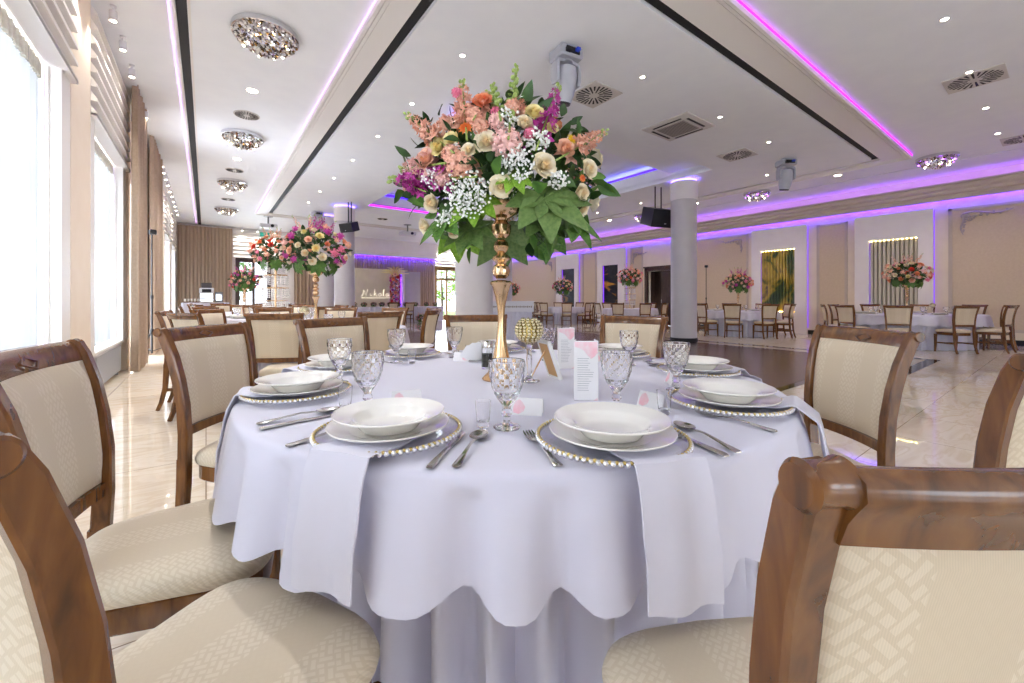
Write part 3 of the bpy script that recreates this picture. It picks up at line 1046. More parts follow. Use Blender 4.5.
# ------------------------------------------------------------------ ceiling fixtures
CRYS = [mat('crystal_silver', rgb(226, 226, 226), .08, 1), mat('crystal_smoke', rgb(120, 112, 104), .1, 1), mat('crystal_amber', rgb(176, 140, 80), .12, 1), mat('crystal_clear_white', rgb(244, 242, 238), .2, .2)]  # brown and gold tints stand in for reflections in the crystals
PURB = mat('purple_bulb', (.4, .1, 1, 1), .5, emit=6, ecol=(.45, .1, 1, 1))


def chandelier(lab, x, y, zc, purple=False, power=42, seed=0):
    t = thing('ceiling_chandelier', lab, 'chandelier', (x, y, zc), 0, 'round crystal ceiling lights')
    R = .36
    m = MB(); m.lathe([(R, 0), (R, -.06), (R - .015, -.065), (R - .015, -.02)], 40); m.build('drum', CHROME, t)
    rnd = random.Random(seed)
    m = MB()
    n = 19
    for i in range(n):
        for j in range(n):
            px = (i - (n - 1) / 2) * .038 + rnd.uniform(-.008, .008)
            py = (j - (n - 1) / 2) * .038 + rnd.uniform(-.008, .008)
            if hypot(px, py) > R - .02: continue
            a = .75 + rnd.uniform(-.3, .3); l = .031; w = .017; h = rnd.uniform(.012, .03)
            ca, sa = cos(a), sin(a)
            m.cur = rnd.choice((0, 0, 0, 1, 2, 3, 3, 3))
            z = -.06 - .19 * (1 - (hypot(px, py) / R) ** 2)
            P = lambda u, v, q: (px + u * ca - v * sa, py + u * sa + v * ca, z + q)
            dx, dy = rnd.uniform(-.012, .012), rnd.uniform(-.01, .01)
            m.add([P(-l, 0, 0), P(0, -w, 0), P(l, 0, 0), P(0, w, 0), P(dx, dy, -h), P(0, 0, .02)], [(1, 0, 4), (2, 1, 4), (3, 2, 4), (0, 3, 4), (0, 1, 5), (1, 2, 5), (2, 3, 5), (3, 0, 5)])
    m.build('crystals', CRYS, t, ang=5)
    for k in range(8):
        a = k * pi / 4 + .3; q = .25 if k % 2 else .2
        m = MB(); zq = -.06 - .19 * (1 - (q / R) ** 2) - .02; m.lathe([(.004, zq), (.010, zq - .004), (.009, zq - .012), (.003, zq - .015)], 10, (q * cos(a), q * sin(a), 0)); m.build('bulb', BULB, t)
    if purple:
        for k in range(7):
            a = k * 2 * pi / 7; q = .30
            m = MB(); zq = -.06 - .19 * (1 - (q / R) ** 2) - .01; m.lathe([(.008, zq), (.02, zq - .004), (.016, zq - .016), (.004, zq - .02)], 8, (q * cos(a), q * sin(a), 0)); m.build('purple_bulb', PURB, t)
    if power:
        l = bpy.data.lights.new('chandelier_light', 'SPOT'); l.spot_size = radians(150); l.spot_blend = .9; l.energy = power; l.color = (1, .84, .66); l.shadow_soft_size = .02
        o = bpy.data.objects.new('chandelier_light', l); COL.objects.link(o); o.parent = t; o.location = (0, 0, -.30)
    return t


for i, (y, lab) in enumerate(((1.9, 'round crystal ceiling light above the camera, out of view'), (5.87, 'largest round crystal ceiling light, top left'), (9.81, 'second round crystal ceiling light along the window side'), (13.78, 'third round crystal ceiling light along the window side'), (17.89, 'farthest round crystal ceiling light on the window side'))):
    if i: chandelier(lab, .59, y, ZO, False, 8, i)
for i, (y, lab) in enumerate(((1.87, 'round crystal ceiling light with purple bulbs, nearest along the right wall'), (5.73, 'round crystal ceiling light with purple bulbs, second along the right wall'), (9.8, 'round crystal ceiling light with purple bulbs left of the grey column'), (13.8, 'farthest round crystal ceiling light along the right wall'))):
    chandelier(lab, 13.45, y, ZO, True, 32, 10 + i)

DLS = [('window side', [(.58, y) for y in (3.9, 7.62, 11.53, 15.32)], ZO, .075), ('right-hand aisle', [(13.33, y) for y in (3.69, 7.6, 11.34, 15.2)], ZO, .075),
       ('left row of the centre field', [(2.7, y) for y in (4.75, 6.41, 8.08, 9.79, 11.53, 13.2, 14.9)], ZC, .03), ('near row of the centre field', [(x, 3.68) for x in (5.04, 7.23, 9.18)], ZC, .03),
       ('right row of the centre field', [(11.56, y) for y in (4.68, 6.6, 8.5, 10.4, 12.3, 14.2)], ZC, .03), ('near right ceiling', [(x, .9) for x in (3.2, 5.05, 6.92, 8.81, 10.69, 12.51)], ZO, .034)]
ORD = ['first', 'second', 'third', 'fourth', 'fifth', 'sixth', 'seventh', 'eighth', 'ninth', 'tenth', 'eleventh', 'twelfth']
for row, pts, z, r in DLS:
    for k, (x, y) in enumerate(pts):
        t = thing('ceiling_downlight', 'recessed warm downlight, %s of the %s' % (ORD[k], row), 'downlight', (x, y, z), 0, 'recessed ceiling downlights')
        m = MB(); m.lathe([(r, 0), (r + .018, -.004), (r + .016, -.008), (r, -.006)], 20, close=True); m.build('rim', WHITEPL, t)
        m = MB(); m.lathe([(r, -.003), (r * .5, -.004), (.001, -.004)], 20); m.build('lens', BULB, t)
        l = bpy.data.lights.new('downlight_beam', 'SPOT'); l.energy = 95 if r > .07 and x < 4 else (10 if x < 4 else 6); l.spot_size = radians(125); l.spot_blend = .8; l.color = (1, .98, .95); l.shadow_soft_size = .03
        o = bpy.data.objects.new('downlight_beam', l); COL.objects.link(o); o.parent = t; o.location = (0, 0, -.04)


def swirl_vent(lab, x, y, z, s=.3, round_=False):
    t = thing('ceiling_vent', lab, 'air vent', (x, y, z), 0, 'swirl air vents')
    m = MB()
    if round_: m.lathe([(s, 0), (s, -.008), (s * .95, -.012), (.001, -.012)], 32)
    else: m.rbox(-s, s, -s, s, -.014, 0, .004)
    m.build('plate', mat('vent_plate', rgb(200, 195, 192), .5) if 'vp' not in MATS else MATS['vp'], t)
    m = MB()
    n = 24
    for k in range(n):
        for ra, rb, w in (((.26, .9, .028),) if k % 2 == 0 else ((.5, .9, .028),)):
            a = 2 * pi * k / n
            ca, sa = cos(a), sin(a)
            def P(q, v, zz): return (s * (q * ca - v * sa), s * (q * sa + v * ca), zz)
            a2 = .12
            m.rings([[P(ra, -w, zz), P(rb, -w * 1.8 + .0, zz), P(rb, w * 1.8, zz), P(ra, w, zz)] for zz in (-.0165, -.012)])
    m.build('slots', DARKS, t)
    return t


MATS = {}
MATS['vp'] = mat('vent_plate', rgb(206, 202, 198), .5)
for a in (('square swirl vent on the ceiling beside the moving spotlight', 4.87, 4.45, ZC), ('square swirl vent on the ceiling beyond the air conditioner', 9.43, 4.42, ZC), ('square swirl vent on the ceiling at the top right', 9.17, .88, ZO), ('square swirl vent near the right wall cornice', 13.3, .6, ZO)):
    swirl_vent(*a, s=.31)
for a in (('round swirl vent between the first two crystal lights on the left', .58, 8.69, ZO), ('round swirl vent between the second and third crystal lights', .58, 12.56, ZO), ('round swirl vent between the two farthest crystal lights', .58, 16.3, ZO), ('round swirl vent over the head of the hall', 5.6, 16.2, ZC)):
    swirl_vent(*a, s=.2, round_=True)

t = thing('air_conditioner', 'square ceiling cassette air conditioner with central grille', 'air conditioner', (7.03, 4.36, ZC))
m = MB(); m.rings([[(sx * q, sy * q, z) for sx, sy in ((-1, -1), (1, -1), (1, 1), (-1, 1))] for q, z in ((.46, 0), (.46, -.02), (.42, -.035), (.001, -.035))], False, True); m.build('panel', MATS['vp'], t)
m = MB()
for k in range(4):
    a = k * pi / 2
    M = Matrix.Rotation(a, 4, 'Z')
    q = [(-.28, .335, -.037), (.28, .335, -.037), (.28, .375, -.037), (-.28, .375, -.037)]
    m.rings([[tuple(M @ Vector((x, y, z + d))) for x, y, z in q] for d in (.004, -.004)])
m.build('air_outlet', DARKS, t)
m = MB(); m.rbox(-.27, .27, -.27, .27, -.045, -.03, .004); m.build('grille', mat('grille_grey', rgb(160, 152, 146), .5), t)
m = MB()
for k in range(14):
    yy = -.24 + k * .037
    m.box(-.25, .25, yy, yy + .012, -.0465, -.044)
m.build('grille_slats', mat('grille_dark', rgb(96, 90, 86), .5), t)

MHG = noise_mat('silver_grey_plastic', rgb(176, 178, 188), rgb(184, 186, 196), 5, .35)
def moving_head(lab, x, y, z, rz):
    t = thing('moving_head_light', lab, 'stage light', (x, y, z), rz, 'moving head lights on the ceiling')
    m = MB(); m.rbox(-.17, .17, -.15, .15, -.15, -.005, .02); m.build('base', MHG, t)
    m = MB(); m.cbox(.0, -.155, -.08, .2, .02, .07); m.cbox(-.08, -.18, -.1, .07, .05, .05); m.build('connector_panel', BLACKM, t)
    m = MB(); m.cbox(.05, -.19, -.075, .05, .05, .035); m.build('blue_plug', mat('blue_plug', rgb(40, 70, 200), .4), t)
    m = MB(); m.lathe([(.06, -.15), (.09, -.155), (.09, -.175), (.05, -.18)], 20)
    for s in (-1, 1):
        m.sweep([(s * .06, 0, -.175), (s * .15, 0, -.19), (s * .165, 0, -.24), (s * .165, 0, -.4), (s * .15, 0, -.45)], [(-.07, -.02), (.07, -.02), (.07, .02), (-.07, .02)], (0, 1, 0))
    m.build('yoke', MHG, t)
    M = Matrix.Translation((0, 0, -.40)) @ Matrix.Rotation(radians(14), 4, 'X')
    m = MB(M); m.lathe([(.05, .19), (.105, .17), (.13, .08), (.135, -.05), (.125, -.17), (.10, -.26)], 24); m.build('head', MHG, t)
    m = MB(M); m.lathe([(.10, -.26), (.09, -.285), (.07, -.29), (.001, -.285)], 24); m.build('lens', BLACKM, t)
    return t


moving_head('silver-grey moving head light hanging beside the big bouquet', 3.71, 3.87, ZC, -YAW + .5)
moving_head('grey moving head light hanging above the green and gold niche', 10.67, 3.92, ZC, -YAW)
moving_head('small far moving head light hanging left of the left column', 3.25, 16.3, ZC, .2)


def speaker(lab, x, y, z, rz, s, tilt=18):
    t = thing('hanging_loudspeaker', lab, 'loudspeaker', (x, y, z), rz, 'hanging black loudspeakers')
    M = Matrix.Rotation(radians(-tilt), 4, 'X')
    w, d, h = .5 * s, .36 * s, .28 * s
    m = MB(M)
    pl = [(-w, d), (-w * .8, -d), (w * .8, -d), (w, d)]
    m.rings([[(a * .97, b, -h) for a, b in pl], [(a, b, -h + .03) for a, b in pl], [(a, b, h - .03) for a, b in pl], [(a * .97, b, h) for a, b in pl]])
    m.build('cabinet', BLACKM, t)
    m = MB(M); m.grid(lambda u, v: ((u - .5) * 1.85 * w, d + .03 * (1 - (2 * u - 1) ** 2) + .004, (v - .5) * 1.8 * h), 12, 4); m.build('grille', mat('speaker_grille', rgb(40, 40, 44), .6), t)
    m = MB(M); m.cbox(0, d + .038, -h * .55, .07 * s, .006, .03 * s); m.build('badge', WHITEPL, t)
    m = MB()
    for q in (-.12 * s, .12 * s):
        m = MB(); m.cbox(q, 0, (ZC - z + h * .7) / 2, .02, .03, ZC - z - h * .7); m.build('hanging_bar', BLACKM, t)


speaker('black loudspeaker hanging in front of the right column', 10.3, 7.0, 3.44, pi - YAW + .35, .86)
speaker('black loudspeaker hanging in front of the left column', 3.78, 14.05, 3.48, pi - YAW - .4, .52)
speaker('small far black loudspeaker hanging right of the gold vase', 10.2, 13.4, 3.4, pi - YAW + .3, .66)
for lab, x, y in (('ceiling projector on a short pole at the far left', 1.96, 18.75), ('far ceiling projector above the stage', 6.9, 16.85)):
    t = thing('ceiling_projector', lab, 'projector', (x, y, ZC if y < 18 else ZO))
    m = MB(); m.lathe([(.16, 0), (.16, -.015), (.03, -.03), (.03, -.32)], 16); m.build('pole', GREYM, t)
    m = MB(); m.rbox(-.3, .3, -.2, .2, -.46, -.31, .02); m.build('body', WHITEPL, t)
    m = MB(); m.lathe([(.06, 0), (.055, .05), (.03, .05)], 16); o = m.build('lens', BLACKM, t); o.rotation_euler = (radians(90), 0, 0); o.location = (.12, -.2, -.38)


def light_stand(lab, x, y, h, rz):
    t = thing('light_stand', lab, 'light stand', (x, y, 0), rz, 'black tripod light stands')
    m = MB(); m.tube([(0, 0, .12), (0, 0, h * .5)], .017, 8); m.tube([(0, 0, h * .5), (0, 0, h)], .012, 8); m.build('pole', BLACKM, t)
    for k in range(3):
        a = k * 2 * pi / 3
        m = MB(); m.tube([(0, 0, .52), (.5 * cos(a), .5 * sin(a), .012)], .011, 6); m.tube([(0, 0, .16), (.26 * cos(a), .26 * sin(a), .26)], .008, 6); m.build('leg', BLACKM, t)
    m = MB(); m.lathe([(.026, .48), (.03, .5), (.03, .55), (.026, .57)], 10, ); m.lathe([(.022, h * .5 - .03), (.026, h * .5), (.022, h * .5 + .04)], 10); m.build('collar', BLACKM, t)
    m = MB(); m.rbox(-.04, .07, -.05, .05, h, h + .09, .012); m.build('lamp_head', BLACKM, t)


light_stand('black tripod light stand in the bright gap between the taupe curtains', -.80, 10.05, 2.30, .0)
light_stand('black light stand behind the table with the colourful bouquet by the right column', 14.9, 8.1, 2.3, .2)

# ------------------------------------------------------------------ chairs
SEAT = 'cream wooden dining chair'


def rsec(w, d, c=.25):
    a, b = w / 2, d / 2
    q = min(a, b) * c
    return [(-a + q, -b), (a - q, -b), (a, -b + q), (a, b - q), (a - q, b), (-a + q, b), (-a, b - q), (-a, -b + q)]


def make_chair():
    t = thing('dining_chair', SEAT, 'chair')
    # seat cushion: rounded trapezoid
    def outline(ins, n=10):
        """superellipse-like trapezoid outline"""
        pts = []
        for k in range(40):
            a = 2 * pi * k / 40
            ca, sa = cos(a), sin(a)
            x = math.copysign(abs(ca) ** .42, ca); y = math.copysign(abs(sa) ** .42, sa)
            w = .205 + .034 * y - ins
            pts.append((x * w, .0 + y * (.215 - ins) + .02 * (1 - x * x) * (y > 0)))
        return pts
    m = MB()
    m.rings([[(x, y, z) for x, y in outline(i)] for i, z in ((.012, .425), (0, .432), (-.004, .448), (.002, .468), (.02, .482), (.06, .490), (.13, .493))])
    m.build('seat', FAB, t)
    m = MB(); m.rings([[(x, y, z) for x, y in outline(i)] for i, z in ((.012, .365), (.008, .37), (.008, .422), (.012, .426))]); m.build('seat_frame', W_CH, t)
    # front legs
    for s in (-1, 1):
        m = MB(); m.sweep([(s * .205, .185, .38), (s * .205, .187, .2), (s * .208, .195, 0)], [rsec(.044, .044), rsec(.038, .038), rsec(.028, .028)], (1, 0, 0)); m.build('leg', W_CH, t)
    # rear legs
    for s in (-1, 1):
        m = MB(); m.sweep([(s * .185, -.205, .46), (s * .185, -.207, .36), (s * .186, -.215, .22), (s * .188, -.245, .08), (s * .19, -.275, 0)], [rsec(.034, .046), rsec(.034, .046), rsec(.032, .042), rsec(.030, .036), rsec(.028, .032)], (1, 0, 0)); m.build('leg', W_CH, t)
    # back posts, sweeping backwards into a small scroll
    PP = [(-.203, .44), (-.198, .56), (-.200, .68), (-.212, .78), (-.230, .87), (-.254, .945), (-.268, .978)]
    for s in (-1, 1):
        path = [(s * (.186 + .036 * ((z - .44) / .545) ** 1.6), y, z) for y, z in PP]
        m = MB(); m.sweep(path, [rsec(.034, .042), rsec(.034, .042), rsec(.034, .041), rsec(.034, .04), rsec(.034, .038), rsec(.034, .036), rsec(.032, .03)], (1, 0, 0))
        x = s * .222
        m.lathe([(.001, -.0205), (.015, -.0205), (.0185, -.016), (.016, -.009), (.016, .009), (.0185, .016), (.015, .0205), (.001, .0205)], 26)
        n = 8 * 26
        for i in range(len(m.v) - n, len(m.v)):
            a, b_, c_ = m.v[i]; m.v[i] = (x + c_, -.270 + a, .972 + b_)
        m.build('back_post', W_CH, t)
    def by(x, z):   # plan curve of the back
        zs = [q[1] for q in PP]
        for (y0, z0), (y1, z1) in zip(PP, PP[1:]):
            if z <= z1: break
        y = y0 + (y1 - y0) * (z - z0) / (z1 - z0)
        return y - .028 * (1 - (x / .21) ** 2)
    # top rail with a rolled upper edge
    m = MB()
    N = 14
    rings = []
    for k in range(N + 1):
        x = -.208 + .416 * k / N
        y = by(x, .955)
        rings.append([(x, y + a, z) for a, z in ((.014, .928), (.015, .938), (.006, .962), (-.001, .976), (-.010, .984), (-.022, .986), (-.031, .979), (-.032, .967), (-.025, .957), (-.018, .946), (-.012, .928))])
    m.rings(rings)
    top = m.build('top_rail', W_CH, t, ang=50)
    # carved diamond on the rail
    m = MB()
    D = [(-.035, 0), (0, .017), (.035, 0), (0, -.017)]
    for (a, b_), (c_, d_) in zip(D, D[1:] + D[:1]):
        m.tube([(a, by(a, .952 + b_ * .8) + .0125 - .45 * b_, .952 + b_ * .8), (c_, by(c_, .952 + d_ * .8) + .0125 - .45 * d_, .952 + d_ * .8)], .0028, 5)
    m.build('carved_diamond', mat('carved_wood', rgb(84, 44, 20), .35), top)
    # lower rail
    m = MB()
    rings = []
    for k in range(N + 1):
        x = -.19 + .38 * k / N; y = by(x, .57)
        rings.append([(x, y + a, z) for a, z in ((.017, .552), (.017, .588), (-.012, .592), (-.012, .552))])
    m.rings(rings); m.build('lower_rail', W_CH, t)
    # cushion panel, bulging to both sides
    def pan(sgn, th):
        def fn(u, v):
            z = .590 + .342 * v
            hw = .166 + .03 * ((z - .44) / .545) ** 1.6 + .006
            x = (2 * u - 1) * hw
            e = min(1, 10 * min(u, 1 - u)) * min(1, 8 * min(v, 1 - v))
            return (x, by(x, z) + sgn * (.006 + th * sqrt(max(e, 0))) + .002, z)
        return fn
    m = MB(); m.grid(pan(1, .016), 16, 12); m.grid(lambda u, v: pan(-1, .012)(1 - u, v), 16, 12)
    m.build('backrest', FAB, t, ang=60)
    # stretchers
    m = MB()
    for s in (-1, 1): m.sweep([(s * .2, .19, .2), (s * .187, -.22, .2)], rsec(.018, .03), (1, 0, 0))
    m.sweep([(-.19, .02, .2), (.19, .02, .2)], rsec(.018, .026), (0, 1, 0))
    m.build('stretcher', W_CH, t)
    return t


CHAIR0 = make_chair()
first = [True]


def chair(x, y, fx, fy, label, group):
    rz = rot_to(fx, fy)
    if first[0]:
        first[0] = False
        CHAIR0.location = (x, y, 0); CHAIR0.rotation_euler = (0, 0, rz); CHAIR0['label'] = label; CHAIR0['group'] = group
        return CHAIR0
    return dup(CHAIR0, (x, y, 0), rz, label, group)


GN = 'chairs around the near table'
def near_chair(f, r, ff, fr, lab):
    """f, r: seat centre relative to the camera; (ff, fr): facing"""
    x, y, _ = TP(f - 1.8, r - .03)
    dx, dy = TDIR(ff, fr)
    chair(x, y, dx, dy, lab, GN)


def ring_chair(th, rho, lab, tw=0.0):
    a = radians(th); b_ = radians(th + tw)
    near_chair(1.8 - rho * cos(a), .03 + rho * sin(a), cos(b_), -sin(b_), lab)


near_chair(.588, .398, cos(.14), -sin(.14), SEAT + ' seen from behind at the lower right corner')
near_chair(.681, -.513, .899, .438, SEAT + ' at the lower left corner, back post at the picture edge')
near_chair(1.10, -.89, .47, .88, SEAT + ' at the left edge, beside the nearest window')
near_chair(1.84, -1.10, -.08, 1.0, SEAT + ' left of the near table, backed by taupe curtains')
ring_chair(83, 1.11, SEAT + ' right of the near table, cream back facing the camera', 6)
near_chair(1.18, 1.19, .95, -.3, SEAT + ' cut by the right picture edge')
ring_chair(144, 1.14, SEAT + ' behind the two menu cards')
ring_chair(-167.5, 1.14, SEAT + ' right behind the gold vase')
ring_chair(-125, 1.14, SEAT + ' at the far left of the near table, behind goblets')

# ------------------------------------------------------------------ table linen
def skirt(cx, cy, R, seed, ntheta=240, N=34, sx=1.0, rz=0.0):
    rnd = random.Random(seed); p = [rnd.uniform(0, 6.28) for _ in range(4)]
    m = MB(Matrix.Translation((cx, cy, 0)) @ Matrix.Rotation(rz, 4, 'Z') @ Matrix.Diagonal((sx, 1, 1, 1)))
    def fn(u, v):
        a = u * 2 * pi
        if v < .12: q = R * v / .12 * .995; return (q * cos(a), q * sin(a), TT - .008)
        t = (v - .12) / .88
        w = sin(N * a + 1.3 * sin(3 * a + p[0]) + .8 * sin(7 * a + p[1]))
        q = R + min(t * 8, 1) * .006 + .060 * min(1, t * 1.6) * (w - .6)
        return (q * cos(a), q * sin(a), (TT - .008) * (1 - t) + .004 * t)
    m.grid(fn, ntheta, 16, True)
    return m


def overlay(cx, cy, R, seed, ntheta=384, N=33, hem=.53, sx=1.0, rz=0.0, amp=.030):
    rnd = random.Random(seed); p = [rnd.uniform(0, 6.28) for _ in range(5)]
    prof = [0, .45, .8, .93, .97, .99]
    m = MB(Matrix.Translation((cx, cy, 0)) @ Matrix.Rotation(rz, 4, 'Z') @ Matrix.Diagonal((sx, 1, 1, 1)))
    rows = []
    nd_ = 14
    for k, q in enumerate(prof): rows.append(('top', q))
    rows += [('edge', (.006, .0015)), ('edge', (.014, .006)), ('edge', (.020, .014)), ('edge', (.023, .026))]
    for k in range(1, nd_ + 1): rows.append(('drop', k / nd_))
    rows.append(('hem', 1))
    v = []
    for kind, q in rows:
        for i in range(ntheta):
            a = 2 * pi * i / ntheta
            w = sin(N * a + 1.2 * sin(3 * a + p[0]) + .8 * sin(5 * a + p[1]) + .5 * sin(11 * a + p[4]))
            w = 1 - 2 * ((1 - w) / 2) ** 1.7
            am = amp * (.8 + .35 * sin(4 * a + p[2]))
            if kind == 'top': r, z = R * q, TT
            elif kind == 'edge': r, z = R + q[0], TT - q[1]
            else:
                zh = hem - .013 * w + .018 * sin(2 * a + p[3])
                r = R + .023 + .028 * q + am * (q ** .45) * w
                z = TT - .026 + (zh - TT + .026) * q
                if kind == 'hem': r -= .004; z += .008
            v.append((r * cos(a), r * sin(a), z))
    n = len(rows)
    f = [(j * ntheta + i, j * ntheta + (i + 1) % ntheta, (j + 1) * ntheta + (i + 1) % ntheta, (j + 1) * ntheta + i) for j in range(1, n - 1) for i in range(ntheta)]
    f = [tuple(q) for q in f]
    f.append(tuple(ntheta + i for i in range(ntheta)))
    m.add(v, f)
    return m


TR = 1.0
o = skirt(TC[0], TC[1], .865, 3, 360, 38).build('floor_cloth', CLOTH, ang=80)
tag(o, 'long white floor-length cloth under the overlay of the near table', 'tablecloth', 'floor-length white cloths')
o = overlay(TC[0] - .02 * RT[0], TC[1] - .02 * RT[1], TR, 5).build('tablecloth', CLOTH, ang=80)
tag(o, 'white scalloped overlay tablecloth of the near round table', 'tablecloth', 'white overlay tablecloths')

# ------------------------------------------------------------------ tableware
def pos_on(th, rho, z=TT):
    a = radians(th)
    return TP(-rho * cos(a), rho * sin(a), z)


SEATS = [('C', 13, .875, 'nearest the lower right chair'), ('B', -22, .865, 'nearest the lower left chair'), ('A', -64, .85, 'nearest the left window chair'),
         ('F', -100, .86, 'before the chair backed by curtains'), ('H', -135, .87, 'before the far left chair'), ('J', -172, .86, 'behind the gold vase'),
         ('K', 136, .86, 'beyond the menu cards'), ('E', 94, .80, 'before the right-hand chair'), ('D', 51, .82, 'before the right edge chair')]

ZN = TT + .007


def napkin(th, rho0, w, drop, lab, zt=TT + .0015):
    a = radians(th)
    cpt = Vector(TP(0, 0, 0)); d = Vector(TDIR(-cos(a), sin(a)) + (0,)); sd = Vector(TDIR(sin(a), cos(a)) + (0,))
    e_ = max(rho0 + .19, TR + .042)
    prof = [(rho0 - .03, ZN + .0072), (rho0 + .09, ZN + .0072), (rho0 + .13, ZN + .0105), (rho0 + .160, ZN + .0205), (rho0 + .174, ZN + .0195)]
    if rho0 + .2 < TR + .02: prof += [(rho0 + .195, TT + .004), (TR + .012, TT + .002)]
    prof += [(e_, TT - .012), (e_ + .008, TT - .045), (e_ + .016, TT - .1), (e_ + .026, TT - drop * .6), (e_ + .03, TT - drop)]
    m = MB()
    rings = []
    for r, z in prof:
        k = 10
        wob = lambda t, rr=r: .006 * sin(t * 4 + th) * max(0, (rr - TR)) * 14
        top = []
        for i in range(k + 1):
            t = -1 + 2 * i / k
            top.append((t, .0045))
        ring = []
        nrm = Vector((0, 0, 1)) if r < min(TR, rho0 + .175) else d
        for t, h in top: ring.append(tuple(cpt + d * (r + wob(t)) + sd * (t * w / 2) + Vector((0, 0, z)) + nrm * h))
        for t, h in reversed(top): ring.append(tuple(cpt + d * (r + wob(t)) + sd * (t * w / 2) + Vector((0, 0, z))))
        rings.append(ring)
    m.rings(rings)
    o = m.build('napkin', NAPK, ang=50)
    return tag(o, lab, 'napkin', 'folded white napkins hanging over the table edge')


for k, th, rho, lab in SEATS:
    thn = {'C': 15.0, 'B': -21, 'A': -66, 'F': -96, 'D': 55}.get(k, th)
    napkin(thn, rho, .15, .225 if k in 'CB' else .24, 'folded white napkin hanging over the edge under the charger ' + lab)

CH_PR = [(.001, .0015), (.10, .0015), (.13, .003), (.160, .010), (.166, .012), (.166, .0155), (.158, .0135), (.13, .0065), (.10, .005), (.001, .005)]
def make_charger():
    t = thing('charger_plate', '', 'charger plate')
    m = MB(); m.lathe(CH_PR, 48); m.build('glass_disc', THINGL, t)
    m = MB()
    n = 76
    for i in range(n):
        a = 2 * pi * i / n
        m.cur = 0
        m.ball((.168 * cos(a), .168 * sin(a), .0125), .0062, 8, 6)
        m.cur = 1
        m.ball((.1665 * cos(a + pi / n), .1665 * sin(a + pi / n), .0155), .0042, 6, 5)
    m.build('bead_rim', [mat('silver_beads', rgb(232, 232, 236), .12, .85), GOLDB], t, ang=80)
    return t


def make_plate(kind):
    m = MB()
    if kind == 'dinner':
        m.lathe([(.001, .001), (.078, .001), (.082, 0), (.088, 0), (.092, .004), (.141, .0165), (.1415, .019), (.14, .0198), (.092, .0085), (.088, .0065), (.001, .006)], 56)
    else:
        m.lathe([(.001, .003), (.056, .003), (.06, 0), (.066, 0), (.07, .004), (.086, .022), (.092, .0265), (.128, .036), (.1295, .0385), (.1285, .0405), (.091, .031), (.084, .027), (.072, .0125), (.055, .0075), (.001, .007)], 56)
    return m


def make_goblet():
    t = thing('crystal_goblet', '', 'goblet')
    def cut(a, i, z):
        if z < .075 or z > .168: return 1.0
        return 1 + .045 * cos(10 * a + (pi if i % 2 else 0))
    outer = [(.001, 0), (.033, 0), (.035, .003), (.030, .007), (.013, .012), (.0095, .018), (.0095, .03), (.014, .036), (.014, .044), (.010, .05), (.012, .058), (.018, .066), (.026, .078), (.033, .091), (.038, .105), (.0415, .119), (.044, .133), (.0457, .147), (.0465, .160), (.0468, .172), (.0458, .175)]
    inner = [(.0438, .174), (.0425, .15), (.0385, .12), (.031, .097), (.018, .081), (.001, .077)]
    m = MB(); m.lathe(outer + inner, 40, twist=lambda a, i, z: cut(a, i, z) if i < len(outer) else 1.0)
    b_ = m
    o = b_.build('bowl_and_stem', GLASS, t, ang=12)
    return t


def make_shot():
    m = MB(); m.lathe([(.001, 0), (.015, 0), (.0165, .002), (.0165, .012), (.0185, .03), (.021, .068), (.0195, .068), (.017, .03), (.014, .014), (.001, .012)], 28)
    return m


def flat_sweep(m, pts):
    """pts: (y, half width, half thickness, z)"""
    rings = []
    for y, w, h, z in pts:
        rings.append([(-w, y, z), (-w * .7, y, z + h), (w * .7, y, z + h), (w, y, z), (w * .7, y, z - h), (-w * .7, y, z - h)])
    m.rings(rings)


def make_knife():
    t = thing('table_knife', '', 'knife')
    m = MB(); flat_sweep(m, [(0, .007, .002, .004), (.004, .009, .003, .004), (.02, .0085, .0032, .004), (.07, .0065, .003, .004), (.105, .0058, .003, .0042), (.112, .0075, .003, .0042)]); m.build('handle', STEEL, t)
    m = MB(); flat_sweep(m, [(.112, .006, .0014, .0042), (.13, .0085, .0012, .0042), (.18, .0092, .001, .004), (.21, .008, .0009, .0036), (.225, .003, .0006, .003)]); m.build('blade', STEEL, t)
    return t


def make_spoon():
    t = thing('soup_spoon', '', 'spoon')
    m = MB(); flat_sweep(m, [(0, .006, .0014, .004), (.004, .0095, .002, .004), (.02, .0092, .002, .0045), (.06, .0055, .0018, .008), (.11, .0036, .0018, .012), (.145, .0042, .0018, .0085), (.152, .006, .0014, .0075)]); m.build('handle', STEEL, t)
    m = MB()
    def top(u, v, off=0):
        a = u * 2 * pi; q = v
        wy = .0345; wx = .0215 * (1 - .12 * sin(a))
        z = .0085 - (.0075) * (1 - q * q) - off
        return (q * wx * cos(a), .184 + q * wy * sin(a), z + .0015)
    m.grid(lambda u, v: top(u, .02 + .98 * v), 26, 6, True)
    m.grid(lambda u, v: top(1 - u, .02 + .98 * v, .0012), 26, 6, True)
    m.build('bowl', STEEL, t, ang=80)
    return t


